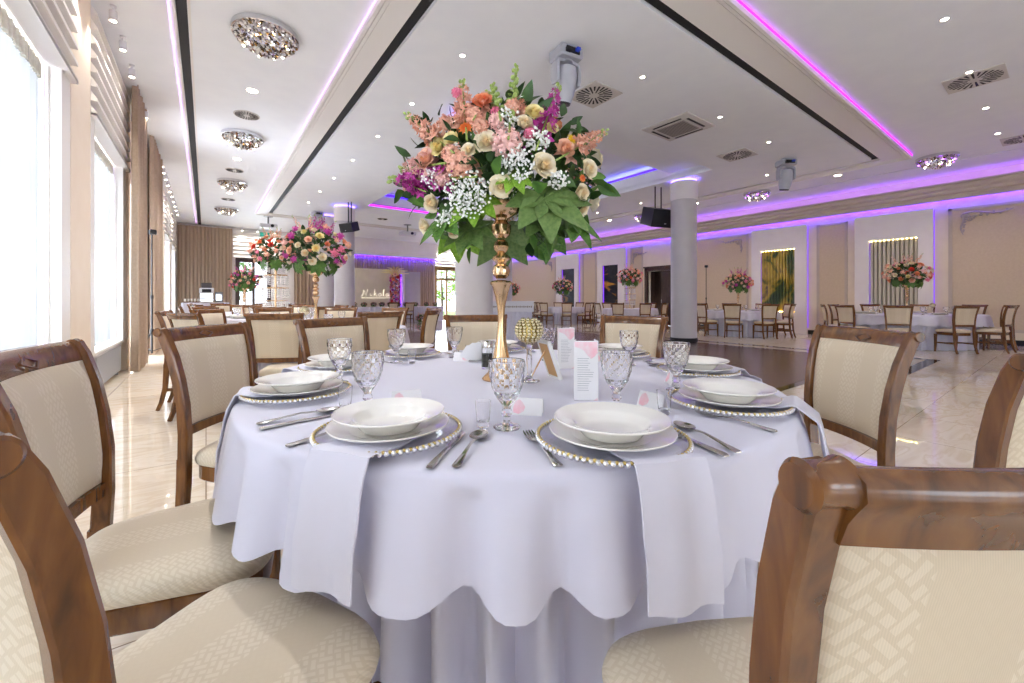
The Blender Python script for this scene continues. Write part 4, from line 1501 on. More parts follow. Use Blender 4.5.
def make_fork():
    t = thing('dinner_fork', '', 'fork')
    m = MB(); flat_sweep(m, [(0, .006, .0014, .003), (.004, .0095, .002, .003), (.02, .0092, .002, .0035), (.06, .0055, .0018, .007), (.11, .0034, .0018, .011), (.135, .0048, .0015, .009)]); m.build('handle', STEEL, t)
    m = MB(); flat_sweep(m, [(.134, .0048, .0015, .009), (.145, .0105, .0011, .0068), (.158, .0125, .001, .0045), (.166, .0125, .001, .0038)])
    for k in range(4):
        x = -.0105 + .007 * k
        m.sweep([(x, .164, .0038), (x * 1.02, .185, .004), (x * 1.02, .202, .0065), (x, .212, .0095)], [[(-.0022, -.0009), (.0022, -.0009), (.0022, .0009), (-.0022, .0009)]] * 3 + [[(-.0009, -.0005), (.0009, -.0005), (.0009, .0005), (-.0009, .0005)]], (1, 0, 0))
    m.build('tines', STEEL, t)
    return t


def proto(fn):
    o = fn()
    return o


P = {}
def place(kind, maker, loc, rz, label, group):
    if kind not in P:
        o = maker(); P[kind] = o
        o.location = loc; o.rotation_euler = (0, 0, rz); o['label'] = label; o['group'] = group
        return o
    return dup(P[kind], loc, rz, label, group)


def mk_simple(mb, name, m, cat):
    def f():
        return tag(mb().build(name, m, ang=40), 'x', cat)
    return f


MK_DIN = mk_simple(lambda: make_plate('dinner'), 'dinner_plate', PORC, 'plate')
MK_SOUP = mk_simple(lambda: make_plate('soup'), 'soup_plate', PORC, 'plate')
MK_SHOT = mk_simple(make_shot, 'shot_glass', GLASS, 'shot glass')
G_CH, G_DI, G_SO = 'beaded glass chargers', 'white dinner plates', 'white soup plates'
for k, th, rho, lab in SEATS:
    x, y, _ = pos_on(th, rho)
    rz = radians(th)
    place('charger', make_charger, (x, y, ZN), rz, 'clear glass charger with gold-and-silver beaded rim ' + lab, G_CH)
    place('dinner', MK_DIN, (x, y, ZN + .0118), rz, 'flat white dinner plate on the beaded charger ' + lab, G_DI)
    dx, dy = TDIR(.0, .0)
    place('soup', MK_SOUP, (x, y, ZN + .0185), rz, 'deep white soup plate topping the stack ' + lab, G_SO)

SL_ = {k: lab for k, _, _, lab in SEATS}
GOB = [('C', -.563, .282), ('B', -.73, -.043), ('A', -.563, -.46), ('F', -.15, -.715), ('H', .39, -.64), ('J', .58, -.36), ('K', .465, .166), ('E', .29, .559), ('D', -.29, .568)]
for k, f, r in GOB:
    place('goblet', make_goblet, TP(f, r, TT + .0005), 0, 'cut crystal goblet by the plates ' + SL_[k], 'cut crystal goblets on the near table')
SHOT = [('B', -.722, -.105), ('A', -.555, -.53), ('D', -.30, .655), ('E', .10, .72), ('K', .42, .50), ('H', .36, -.55), ('C', -.60, .41), ('J', .62, -.28), ('F', -.10, -.66)]
for k, f, r in SHOT:
    place('shot', MK_SHOT, TP(f, r, TT + .0005), 0, 'small clear shot glass by the plates ' + SL_[k], 'shot glasses on the near table')

MKC = {'knife': make_knife, 'spoon': make_spoon, 'fork': make_fork}
NMC = {'knife': 'steel table knife', 'spoon': 'steel soup spoon', 'fork': 'steel dinner fork'}


def cut(kind, e, t, lab, z=TT + .001):
    dx, dy = TDIR(t[0] - e[0], t[1] - e[1])
    place(kind, MKC[kind], TP(e[0], e[1], z), rot_to(dx, dy), NMC[kind] + ' ' + lab, 'cutlery on the near table')


cut('knife', (-.995, -.190), (-.80, -.155), 'right of the plates ' + SL_['B'])
cut('spoon', (-.990, -.140), (-.786, -.104), 'right of the plates ' + SL_['B'])
cut('fork', (-.872, -.535), (-.74, -.42), 'left of the plates ' + SL_['B'])
cut('fork', (-.985, .063), (-.77, .005), 'left of the plates ' + SL_['C'])
cut('spoon', (-.915, .455), (-.694, .40), 'right of the plates ' + SL_['C'])
cut('knife', (-.935, .418), (-.75, .355), 'right of the plates ' + SL_['C'])
cut('fork', (-.77, .627), (-.585, .50), 'left of the plates ' + SL_['D'])
cut('spoon', (-.712, -.70), (-.565, -.55), 'right of the plates ' + SL_['A'])
cut('knife', (-.755, -.665), (-.59, -.51), 'right of the plates ' + SL_['A'])
for k, th, rho, lab in SEATS:
    a = radians(th)
    ff, fr = cos(a), -sin(a)
    lf, lr = -fr, ff          # sitter's right hand
    cx, cr = -rho * cos(a), rho * sin(a)
    def side(off, back, fwd):
        return ((cx + lf * off - ff * back, cr + lr * off - fr * back), (cx + lf * off + ff * fwd, cr + lr * off + fr * fwd))
    if k in 'FHJKED':
        e, t = side(.215, .09, .11); cut('knife', e, t, 'right of the plates ' + lab)
        e, t = side(.25, .09, .10); cut('spoon', e, t, 'right of the plates ' + lab)
    if k in 'FHJKE':
        e, t = side(-.215, .09, .1); cut('fork', e, t, 'left of the plates ' + lab)

# place cards
def make_card():
    t = thing('place_card', '', 'place card')
    w, h, d = .045, .046, .018
    m = MB()
    m.rings([[(-w, s1, 0), (-w, .0007 * q, h), (-w, -s1, 0), (-w, -s1 + .0015, 0), (-w, 0, h - .003), (-w, s1 - .0015, 0)] if False else [(x, d, 0), (x, .0008, h), (x, -.0008, h), (x, -d, 0), (x, -d + .0012, 0), (x, 0, h - .003), (x, d - .0012, 0)] for x in (-w, w) for s1, q in ((d, 1),)])
    m.build('folded_card', PCARD, t)
    for s, nm in ((1, 'pink_print'), (-1, 'pink_print')):
        m = MB()
        def pt(u, v): return (-w + .002 + u, s * (d - (d - .0008) * v / h + .0006), v)
        poly = [(.004, .006), (.02, .003), (.034, .01), (.038, .022), (.03, .034), (.02, .042), (.008, .036), (.003, .02)]
        m.add([pt(u, v) for u, v in poly], [tuple(range(len(poly)))])
        m.build(nm, PINKINK, t)
    return t


for (f, r, ang, lab) in ((-.60, .015, 12, 'behind the front crystal goblet'), (-.50, -.36, -20, 'behind the plates ' + SL_['B']), (-.53, .40, 55, 'between the two right-hand goblets'), (-.17, .60, 95, 'by the goblet before the far right plates'), (.445, -.30, 195, 'by the far goblet left of the vase'), (-.18, -.60, -95, 'between the two left goblets'), (.40, .40, 150, 'behind the second menu card')):
    x, y, z = TP(f, r, TT)
    place('card', make_card, (x, y, TT + .001), -YAW - radians(ang), 'folded white place card with pink watercolour ' + lab, 'folded place cards')

# menu cards: three-fold standing cards
def make_menu():
    t = thing('menu_card', '', 'menu card')
    w, h = .078, .195
    base = [(-w * .5 + .012, .068), (-w / 2, 0), (w / 2, 0), (w / 2 - .004, .07)]
    panels = [(base[1], base[2]), (base[2], base[3]), (base[0], base[1])]
    for (a, b_) in panels:
        m = MB()
        nx, ny = (b_[1] - a[1]), -(b_[0] - a[0]); l = hypot(nx, ny); nx, ny = nx / l * .0006, ny / l * .0006
        m.rings([[(a[0] + nx, a[1] + ny, z), (b_[0] + nx, b_[1] + ny, z), (b_[0] - nx, b_[1] - ny, z), (a[0] - nx, a[1] - ny, z)] for z in (0, h)])
        pn = m.build('card_panel', PCARD, t)
        def q(u, v, o=1.8): return (a[0] + (b_[0] - a[0]) * u + nx * o, a[1] + (b_[1] - a[1]) * u + ny * o, v * h)
        m = MB(); poly = [(.02, .985), (.98, .985), (.98, .80), (.86, .74), (.70, .70), (.56, .76), (.40, .84), (.2, .88), (.03, .9)]
        m.add([q(u, v) for u, v in reversed(poly)], [tuple(range(len(poly)))])
        m.build('pink_print', PINKINK, pn); m = MB()
        poly = [(.8, .0), (.98, .0), (.98, .05), (.9, .03)]
        m.add([q(u, v) for u, v in reversed(poly)], [tuple(range(len(poly)))])
        m.build('pink_print', PINKINK, pn)
        m = MB()
        rnd = random.Random(4)
        for k in range(15):
            v = .70 - k * .038
            u1 = rnd.uniform(.55, .85)
            m.add([q(.14, v), q(u1, v), q(u1, v + .006), q(.14, v + .006)], [(0, 1, 2, 3)])
        m.build('text_lines', INK, pn)
    return t


x, y, z = TP(-.44, .213, TT)
place('menu', make_menu, (x, y, TT + .001), -YAW + radians(-4), 'standing white menu card with pink watercolour top, nearer of the two', 'folded menu cards')
x, y, z = TP(.19, .232, TT)
place('menu', make_menu, (x, y, TT + .001), -YAW + radians(8), 'standing white menu card with a pink flower wash, farther one beyond the first', 'folded menu cards')

# easel photo frame leaning back (seen from behind)
t = thing('table_number_frame', 'small white table-number frame with gold back leaning on its strut beside the vase', 'table frame', TP(-.04, .155, TT + .001), rot_to(*TDIR(-.35, -.94)))
M = Matrix.Rotation(radians(-20), 4, 'X')
m = MB(M)
m.rbox(-.055, .055, -.008, .008, 0, .012, .002); m.rbox(-.055, .055, -.008, .008, .158, .17, .002); m.rbox(-.055, -.043, -.008, .008, .012, .158, .002); m.rbox(.043, .055, -.008, .008, .012, .158, .002)
m.build('frame', mat('white_frame', rgb(232, 230, 226), .4), t)
m = MB(M); m.box(-.044, .044, -.004, .0, .012, .158); m.build('front_card', PCARD, t)
m = MB(M); m.box(-.044, .044, .0, .006, .012, .158); m.build('gold_back', mat('gold_board', rgb(206, 160, 96), .35, .4), t)
m = MB(); m.tube([(0, .05, .115), (0, .115, .003)], .003, 6); m.build('strut', GOLD, t)

# beaded gold ball candle holder
t = thing('candle_holder', 'gold beaded ball candle holder on a clear glass stem beside the vase', 'candle holder', TP(-.115, .04, TT + .0005))
m = MB(); m.lathe([(.001, 0), (.042, 0), (.044, .003), (.02, .009), (.011, .02), (.009, .05), (.012, .09), (.009, .12), (.016, .15), (.022, .158), (.001, .158)], 28); m.build('glass_stem', GLASS, t)
m = MB()
cz = .208; Rb = .05
for i in range(10):
    ph = -1.25 + 2.25 * i / 9.0
    q = Rb * cos(ph) * 1.05; z = cz + Rb * sin(ph)
    n = max(6, int(18 * cos(ph)))
    for k in range(n):
        a = 2 * pi * (k + .5 * (i % 2)) / n
        m.ball((q * cos(a), q * sin(a), z), .0078, 8, 6)
m.build('beaded_ball', CHAMP, t, ang=80)
m = MB(); m.lathe([(.02, .157), (.046, .185), (.047, .215), (.03, .25), (.028, .25), (.044, .215), (.043, .188), (.018, .162)], 24); m.build('inner_cup', GOLDB, t)

# condiments behind the vase
t = thing('pepper_grinder', 'clear glass grinder half filled with dark pepper, left behind the vase', 'pepper grinder', TP(.20, -.15, TT + .0005))
m = MB(); m.lathe([(.001, 0), (.026, 0), (.026, .10), (.024, .105), (.001, .105)], 24); m.build('glass_body', GLASS, t)
m = MB(); m.lathe([(.001, .008), (.022, .008), (.022, .07), (.001, .072)], 20); m.build('pepper_filling', noise_mat('peppercorns', rgb(24, 24, 26), rgb(60, 56, 54), 300, .7), t)
m = MB(); m.lathe([(.027, .10), (.027, .125), (.02, .135), (.001, .136)], 24); m.build('steel_top', STEEL, t)
for lab, f, r in (('small glass salt shaker with steel lid behind the vase', .30, -.10), ('small glass pepper shaker with steel lid nearest the far chair', .38, -.13)):
    t = thing('shaker', lab, 'shaker', TP(f, r, TT + .0005), 0, 'glass shakers')
    m = MB(); m.lathe([(.001, 0), (.018, 0), (.02, .004), (.017, .08), (.001, .08)], 14); m.build('glass_body', GLASS, t)
    m = MB(); m.lathe([(.018, .08), (.018, .1), (.01, .115), (.001, .118)], 14); m.build('lid', STEEL, t)
t = thing('napkin_holder', 'fan of white paper napkins in a holder behind the pepper grinder', 'napkin holder', TP(.42, -.21, TT + .0005), -YAW)
m = MB()
for k in range(7):
    a = -.9 + .3 * k
    m.sweep([(0, .006 * k - .02, .0), (.05 * sin(a), .006 * k - .02, .05 * cos(a) + .005), (.1 * sin(a), .006 * k - .02, .1 * cos(a))], [[(-.005, -.001), (.005, -.001), (.005, .001), (-.005, .001)], [(-.03, -.001), (.03, -.001), (.03, .001), (-.03, .001)], [(-.035, -.001), (.035, -.001), (.035, .001), (-.035, .001)]], (cos(a), 0, -sin(a)))
m.build('paper_napkins', PCARD, t)
m = MB(); m.rbox(-.05, .05, -.03, .03, 0, .012, .003); m.build('holder', STEEL, t)

# ------------------------------------------------------------------ flowers
MC = {}
def petal_patch(m, r0, h, width, flare, a0, lift=0.0, n=4):
    """one cupped petal around the z axis"""
    def fn(u, v):
        s = 2 * u - 1
        ang = a0 + s * width * (1 - .25 * v * v)
        prof = r0 * (.25 + .75 * sin(min(v * 1.5, 1.57))) + flare * v ** 3
        z = lift + h * v * (1 - .22 * s * s * v) - flare * .35 * v ** 4
        r = prof * (1 + .09 * s * v)
        return (r * cos(ang), r * sin(ang), z)
    m.grid(fn, n, n)


def rose_mesh(mt, seed=0, open_=1.0, n=4):
    rnd = random.Random(seed)
    m = MB()
    for k in range(3): petal_patch(m, .17, .95, 1.25, .02, k * 2.1 + rnd.uniform(0, 1), .05, n)
    for lay, (r, h, fl, cnt, w) in enumerate(((.30, .95, .03, 3, 1.2), (.42, .92, .06, 4, 1.0), (.54, .90, .08, 5, .85), (.66, .86, .12, 5, .8), (.76, .78, .14, 5, .85), (.84, .66, .20 * open_, 5, .85))):
        o = rnd.uniform(0, 2)
        for k in range(cnt):
            petal_patch(m, r * open_ ** .5, h, w, fl * open_, o + k * 2 * pi / cnt + rnd.uniform(-.12, .12), rnd.uniform(-.04, .03), n)
    m.lathe([(.001, .1), (.26, .3), (.27, .5), (.16, .66), (.001, .62)], 12)
    m.lathe([(.001, -.05), (.3, .0), (.42, .14)], 8)
    for i, (x, y, z) in enumerate(m.v): m.v[i] = (x, y, z - .45)
    return m.mesh('rose', mt, 60)


def cluster_mesh(mt, seed=0, n=26):
    """hydrangea / carnation head: a dome of small ruffled florets"""
    rnd = random.Random(seed); m = MB()
    for k in range(n):
        z = 1 - 1.45 * (k + .5) / n; q = sqrt(max(0, 1 - z * z)); a = k * 2.39996
        c = Vector((q * cos(a), q * sin(a), z)) * .78
        nrm = c.normalized(); u = nrm.orthogonal().normalized(); w = nrm.cross(u)
        s = rnd.uniform(.30, .40); ph = rnd.uniform(0, 6)
        ring = []
        for j in range(10):
            b_ = ph + j * 2 * pi / 10; rr = s * (1 if j % 2 else .62)
            ring.append(c + (u * cos(b_) + w * sin(b_)) * rr + nrm * (.12 if j % 2 else .03) * rnd.uniform(.4, 1.6))
        m.add([c] + ring, [(0, 1 + j, 1 + (j + 1) % 10) for j in range(10)])
        m.add([c + nrm * .1] + [c + nrm * .18 + (p_ - c) * .5 for p_ in ring], [(0, 1 + j, 1 + (j + 1) % 10) for j in range(10)])
    m.ball((0, 0, 0), .6, 8, 6)
    return m.mesh('cluster', mt, 30)


def daisy_mesh(mt):
    m = MB()
    for lay, (n, r, z) in enumerate(((10, 1.0, 0), (10, .75, .08), (8, .5, .14))):
        for k in range(n):
            a = 2 * pi * k / n + lay * .3
            ca, sa = cos(a), sin(a)
            P_ = lambda q, w, h: (q * ca - w * sa, q * sa + w * ca, h + z)
            m.add([P_(.1, 0, 0), P_(.55 * r, -.17, .1), P_(r, 0, .05), P_(.55 * r, .17, .1)], [(0, 1, 2, 3)])
    m.ball((0, 0, .16), .2, 8, 5, (1, 1, .6))
    return m.mesh('daisy', mt, 40)


def spike_mesh(mt, seed=0, n=26, green=False):
    """unit-long flower spike along z"""
    rnd = random.Random(seed); m = MB()
    m.cur = 1
    m.tube([(0, 0, -.35), (0, 0, .5), (0, 0, 1)], [.016, .014, .006], 5)
    for k in range(n):
        t = k / (n - 1); z = t ** .9; s = .17 * (1 - .72 * t) if not green else .085 * (1 - .55 * t)
        a = k * 2.4; q = s * .75
        c = Vector((q * cos(a), q * sin(a), z))
        nrm = Vector((cos(a), sin(a), .5)).normalized(); u = nrm.orthogonal().normalized(); w = nrm.cross(u)
        m.cur = 1 if (green or t > .82) else 0
        if m.cur:
            m.ball(tuple(c), s * .55, 6, 4, (1, 1, 1.3)); continue
        ph = rnd.uniform(0, 6)
        for zz, sc_ in ((0, 1), (.25, .6)):
            ring = [c + nrm * s * zz + (u * cos(ph + j * .6283) + w * sin(ph + j * .6283)) * s * sc_ * (.95 if j % 2 else .5) + nrm * s * (.25 if j % 2 else .0) * rnd.uniform(.5, 1.5) for j in range(10)]
            m.add([c + nrm * s * zz] + ring, [(0, 1 + j, 1 + (j + 1) % 10) for j in range(10)])
    return m.mesh('spike', [mt, BUDG], 40)


def leaf_shape(m, base, d, n_, L, W, curl=.25):
    """pointed leaf from base along d, normal n_"""
    d = d.normalized(); sd = d.cross(n_).normalized(); up = sd.cross(d)
    prof = [(0, .12), (.15, .6), (.38, 1), (.62, .82), (.84, .42), (1, .02)]
    v = []
    for t, w in prof:
        c = base + d * L * t + up * (-curl * L * t * t)
        v += [c - sd * W * w + up * W * w * .28, c, c + sd * W * w + up * W * w * .28]
    f = []
    for i in range(len(prof) - 1):
        for j in range(2):
            f.append((i * 3 + j, i * 3 + j + 1, i * 3 + j + 4, i * 3 + j + 3))
    m.add(v, f)


def fatsia_mesh(mt, seed=0):
    m = MB(); rnd = random.Random(seed)
    for k in range(7):
        a = radians(-126 + 42 * k)
        L = 1.0 - .10 * abs(k - 3)
        leaf_shape(m, Vector((0, 0, 0)), Vector((sin(a), cos(a), .05)), Vector((0, 0, 1)), L, .25, .18 + rnd.uniform(-.08, .12))
    m.tube([(0, 0, .0), (0, -.4, -.15), (0, -.9, -.1)], .018, 5)
    return m.mesh('fatsia', mt, 40)


def foliage_mb(rx, rz, zc, n, seed, L=(.05, .10)):
    rnd = random.Random(seed); m = MB()
    for _ in range(n):
        a, z = rnd.uniform(0, 2 * pi), rnd.uniform(-.95, .95)
        q = sqrt(1 - z * z); k = rnd.uniform(.5, .98)
        c = Vector((rx * k * q * cos(a), rx * k * q * sin(a) * .8, zc + rz * k * z))
        if abs(c.x) < .11 and zc > .5 and c.z < .76: continue
        o = Vector((q * cos(a), q * sin(a), z))
        d = (o + Vector((rnd.uniform(-.8, .8), rnd.uniform(-.8, .8), rnd.uniform(-.8, .8)))).normalized()
        nn = (o + Vector((rnd.uniform(-.5, .5),) * 3)).normalized()
        l = rnd.uniform(*L)
        if abs(d.dot(nn)) > .96: nn = d.orthogonal()
        leaf_shape(m, c, d, nn, l, l * .24, .2)
    return m


def gyp_mb(c, r, n, seed):
    rnd = random.Random(seed); m = MB()
    for k in range(n):
        a, z = rnd.uniform(0, 2 * pi), rnd.uniform(-1, 1); q = sqrt(1 - z * z); k_ = r * rnd.uniform(.4, 1.05)
        p = (c[0] + k_ * q * cos(a), c[1] + k_ * q * sin(a) * .7, c[2] + k_ * z)
        m.cur = 0; m.ball(p, rnd.uniform(.0034, .0055), 6, 4)
        m.cur = 1
        if k % 3 == 0: m.tube([(c[0], c[1] + .1, c[2] - r * .8), p], .0008, 3, False)
    return m


FM = {'C': F_CREAM, 'Y': F_YEL, 'P': F_PEACH, 'O': F_CORAL, 'B': F_BLUSH, 'S': F_SALM, 'K': F_PINK, 'Z': F_ORAN, 'L': F_YELLOW, 'M': F_MAG, 'G': BUDG, 'R': F_RED}
KINDF = {'C': 'rose', 'Y': 'rose', 'P': 'rose', 'O': 'rose', 'B': 'cluster', 'S': 'cluster', 'K': 'cluster', 'Z': 'daisy', 'L': 'daisy', 'R': 'rose', 'M': 'cluster'}
NAMEF = {'rose': 'rose', 'cluster': 'carnation', 'daisy': 'zinnia'}
def fmesh(kind, c, var=0, lo=False):
    key = (kind, c, var, lo)
    if key not in MC:
        if kind == 'rose': MC[key] = rose_mesh(FM[c], var, 1 - .25 * (var == 1), 2 if lo else 4)
        elif kind == 'cluster': MC[key] = cluster_mesh(FM[c], var, 14 if lo else 28)
        elif kind == 'daisy': MC[key] = daisy_mesh(FM[c])
        elif kind == 'spike': MC[key] = spike_mesh(FM[c], var, 14 if lo else 28, c == 'G')
        elif kind == 'fatsia': MC[key] = fatsia_mesh(c, var)
    return MC[key]


def flower(parent, kind, c, p, n, s, name=None, var=0, lo=False, roll=0.0):
    o = bpy.data.objects.new(name or NAMEF.get(kind, kind), fmesh(kind, c, var, lo))
    COL.objects.link(o)
    o.parent = parent
    o.location = p
    o.rotation_mode = 'QUATERNION'
    q = Vector((0, 0, 1)).rotation_difference(Vector(n).normalized())
    from mathutils import Quaternion
    o.rotation_quaternion = q @ Quaternion((0, 0, 1), roll)
    o.scale = (s,) * 3 if not isinstance(s, tuple) else s
    return o


VPROF = [(.001, 0), (.078, 0), (.08, .004), (.074, .012), (.055, .03), (.043, .06), (.033, .10), (.022, .16), (.0155, .21), (.0135, .255), (.0165, .30), (.027, .35), (.038, .388), (.045, .395), (.047, .402), (.042, .408), (.026, .412)]
VBALL = [(.020, .418), (.033, .432), (.037, .45), (.033, .468), (.020, .48), (.024, .488), (.036, .496), (.038, .503), (.036, .51), (.023, .52), (.018, .526), (.029, .538), (.033, .553), (.028, .570), (.017, .580)]
VTOP = [(.020, .586), (.037, .60), (.041, .615), (.043, .64), (.034, .648), (.026, .66), (.030, .668), (.07, .69), (.088, .712), (.092, .728), (.088, .73), (.06, .705), (.02, .69), (.001, .69)]


def vase(parent, s=1.0):
    for nm, pr in (('foot_and_stem', VPROF), ('turned_balls', VBALL), ('bowl', VTOP)):
        m = MB(); m.lathe([(r * s, z * s) for r, z in pr], 36); m.build(nm, GOLD, parent, ang=30)


x, y, z = TP(-.07, -.075, TT + .0005)
VG = thing('gold_vase', 'tall polished gold trumpet vase in the centre of the near table', 'vase', (x, y, z))
vase(VG)
BQ = thing('flower_bouquet', 'large bouquet of cream roses, peach stocks and green leaves in the tall gold vase', 'bouquet', (x, y, z), -YAW)
FL = [('C', -0.044, -0.296, 0.877, 0.038), ('C', 0.09, -0.293, 0.943, 0.033), ('C', 0.158, -0.284, 0.8, 0.04), ('C', 0.007, -0.284, 0.727, 0.038), ('C', -0.25, -0.204, 0.685, 0.039),
      ('C', -0.291, -0.129, 0.612, 0.031), ('C', 0.326, -0.226, 0.805, 0.033), ('C', 0.299, -0.222, 0.719, 0.036), ('C', 0.305, -0.2, 0.669, 0.029), ('Y', -0.22, -0.252, 0.876, 0.032),
      ('C', -0.173, -0.188, 0.58, 0.026), ('Y', -0.171, -0.269, 0.895, 0.028), ('Y', 0.124, -0.283, 0.985, 0.031), ('P', 0.234, -0.269, 0.863, 0.039), ('P', -0.267, -0.229, 0.842, 0.036),
      ('O', -0.058, -0.275, 1.029, 0.032), ('B', 0.026, -0.3, 0.869, 0.052), ('S', -0.142, -0.275, 0.803, 0.046), ('S', -0.17, -0.27, 0.844, 0.032), ('S', -0.089, -0.282, 0.972, 0.031),
      ('S', -0.064, -0.291, 0.93, 0.028), ('B', -0.008, -0.295, 0.946, 0.028), ('K', -0.154, -0.239, 1.074, 0.018), ('Z', -0.116, -0.282, 0.929, 0.028), ('L', 0.256, -0.261, 0.898, 0.021),
      ('Z', 0.299, -0.234, 0.768, 0.016), ('K', 0.106, -0.295, 0.904, 0.021), ('S', 0.047, -0.288, 0.997, 0.028), ('B', -0.203, -0.249, 0.765, 0.029), ('C', -0.106, -0.286, 0.852, 0.024),
      ('Y', 0.187, -0.279, 0.931, 0.021), ('K', -0.012, -0.289, 0.983, 0.017)]
rnd = random.Random(11)
for i, (c, a, b_, d, r) in enumerate(FL):
    flower(BQ, KINDF[c], c, (a, b_, d), (a * .9 + rnd.uniform(-.05, .05), b_ - .12, (d - .84) * .9 + .06), r * 1.08, var=i % 3, roll=rnd.uniform(0, 6))
for i in range(34):      # the far side
    a = rnd.uniform(0, pi); zz = rnd.uniform(-.5, .95); q = sqrt(1 - zz * zz)
    p = (.42 * q * cos(a) + .02, .33 * q * sin(a), .86 + .30 * zz)
    c = rnd.choice('CCCPPSSBYO')
    flower(BQ, KINDF[c], c, p, (p[0], p[1], zz * .4 + .05), rnd.uniform(.03, .045), var=i % 3, lo=True, roll=rnd.uniform(0, 6))
SPK = [('M', (-0.17, -0.252, 0.765), (-0.443, -.10, 0.80)), ('M', (0.151, -0.288, 0.914), (0.223, -0.16, 1.147)), ('S', (-0.209, -0.256, 0.891), (-0.37, -.10, 1.06)), ('S', (0.252, -0.263, 0.853), (0.42, -.08, 1.0)),
       ('S', (-0.118, -0.272, 0.95), (-0.15, -.10, 1.19)), ('G', (0.04, -0.294, 0.96), (0.06, -.12, 1.24)), ('G', (-0.002, -0.288, 0.99), (-0.03, -0.116, 1.17)), ('S', (-0.075, -0.282, 0.986), (-0.046, -0.142, 1.126)),
       ('M', (-0.30, -0.20, 0.74), (-0.40, -.10, 0.80)), ('B', (-0.24, -0.24, 0.815), (-0.405, -.05, 0.86)), ('S', (0.054, -0.29, 0.982), (0.092, -0.156, 1.096)), ('M', (.10, .1, .95), (.2, .25, 1.12)), ('S', (-.1, .15, .95), (-.22, .3, 1.12)), ('S', (.25, .1, .85), (.4, .2, .98))]
for i, (c, a, b_) in enumerate(SPK):
    v = Vector(b_) - Vector(a); L = v.length
    flower(BQ, 'spike', c, a, v, (L * (1.0 if L < .26 else .8), L * (1.0 if L < .26 else .8), L), 'snapdragon_spike' if c == 'G' else 'stock_spike', var=i % 3, roll=i)
LV = [(GREEN3, (-.09, -.20, .69), (-.14, -.25, .60), .14, 2.3), (GREEN4, (-.12, -.14, .60), (-.12, -.25, .5), .13, 2.8), (GREEN4, (.16, -.25, .69), (.1, -.3, .62), .20, -2.2), (GREEN4, (.15, -.16, .63), (.12, -.2, .45), .13, 3.5),
      (GREEN3, (.05, -.28, .76), (.05, -.3, .75), .09, 3.6), (GREEN1, (-.2, -.2, .62), (-.3, -.2, .5), .13, 2.0), (GREEN1, (.26, -.2, .62), (.3, -.2, .5), .15, -1.5), (GREEN4, (0, .2, .62), (0, .3, .5), .2, 0), (GREEN1, (.2, .18, .65), (.2, .3, .5), .18, .5), (GREEN3, (-.2, .18, .65), (-.2, .3, .5), .18, -.5)]
for i, (mt, p, n, s, ro) in enumerate(LV):
    nv = Vector((n[0] * .5, n[1] if n[1] < 0 else n[1], .22))
    o = flower(BQ, 'fatsia', mt, p, nv, s, 'palmate_leaf', var=i % 3)
    # roll so that the leaf hangs in its own direction
    from mathutils import Quaternion
    o.rotation_quaternion = o.rotation_quaternion @ Quaternion((0, 0, 1), ro)
o = foliage_mb(.40, .30, .85, 520, 21).build('filler_foliage', GREEN2, BQ); o['kind'] = 'stuff'
o = foliage_mb(.42, .26, .78, 170, 22, (.06, .11)).build('filler_leaves', GREEN1, BQ); o['kind'] = 'stuff'
m = MB()
for i, (c, r, n) in enumerate((((-.112, -.275, .701), .085, 330), ((.057, -.305, .80), .065, 200), ((.134, -.295, .884), .045, 110), ((.03, -.3, .952), .045, 110), ((-.242, -.24, .77), .04, 80), ((.206, -.27, .753), .04, 80), ((-.193, -.215, .62), .045, 110), ((.0, .2, .8), .12, 200))):
    g = gyp_mb(c, r, n, i); o_ = len(m.v); m.v += g.v; m.f += [tuple(q + o_ for q in f) for f in g.f]; m.mi += g.mi
o = m.build('babys_breath', [F_WHITE, GREEN1], BQ, ang=80); o['kind'] = 'stuff'
m = MB()
for i in range(16):
    a = i * 2.4; q = .3 * sqrt((i + 1) / 16)
    m.tube([(.02 * cos(a), .02 * sin(a), .70), (q * cos(a) * .5, q * sin(a) * .5, .78), (q * cos(a), q * sin(a), .9)], .003, 5)
m.build('stems', GREEN1, BQ)


def far_bouquet(lab, x, y, z, r, palette, seed, nfl=34, spikes=6, up=.8):
    t = thing('flower_bouquet', lab, 'bouquet', (x, y, z), 0)
    rnd = random.Random(seed)
    o = foliage_mb(r * .9, r * up * .82, 0, 300, seed, (r * .16, r * .28)).build('foliage', GREEN2, t); o['kind'] = 'stuff'
    nfl = int(nfl * 1.35)
    for i in range(nfl):
        zz = -.62 + 1.6 * (i + .5) / nfl; q = sqrt(max(0, 1 - zz * zz)); a = i * 2.39996 + seed
        k = rnd.uniform(.85, 1.02)
        p = (r * k * q * cos(a), r * k * q * sin(a), r * up * k * zz)
        c = palette[rnd.randrange(len(palette))]
        flower(t, KINDF[c], c, p, (p[0], p[1], p[2] + .2 * r), r * rnd.uniform(.09, .145), var=i % 2, lo=True, roll=i)
    for i in range(spikes):
        a = i * 2 * pi / max(spikes, 1) + seed; q = .55 if i % 2 else .2
        d = Vector((q * cos(a), q * sin(a), .85))
        c = rnd.choice([c_ for c_ in palette if c_ in 'SBM'] or ['S'])
        flower(t, 'spike', c, d * r * .75, d, (r * .42, r * .42, r * .48), 'stock_spike', var=i % 2, lo=True)
    for i in range(6):
        a = i * pi / 3 + .4
        flower(t, 'fatsia', GREEN1, (r * .6 * cos(a), r * .6 * sin(a), -r * .5), (cos(a), sin(a), -.1), r * .36, 'palmate_leaf', roll=pi)
    return t


# ------------------------------------------------------------------ the other tables
DIRS = ['front', 'front right', 'near right', 'right side', 'far right', 'back right', 'back', 'back left', 'far left', 'left side', 'near left', 'front left']


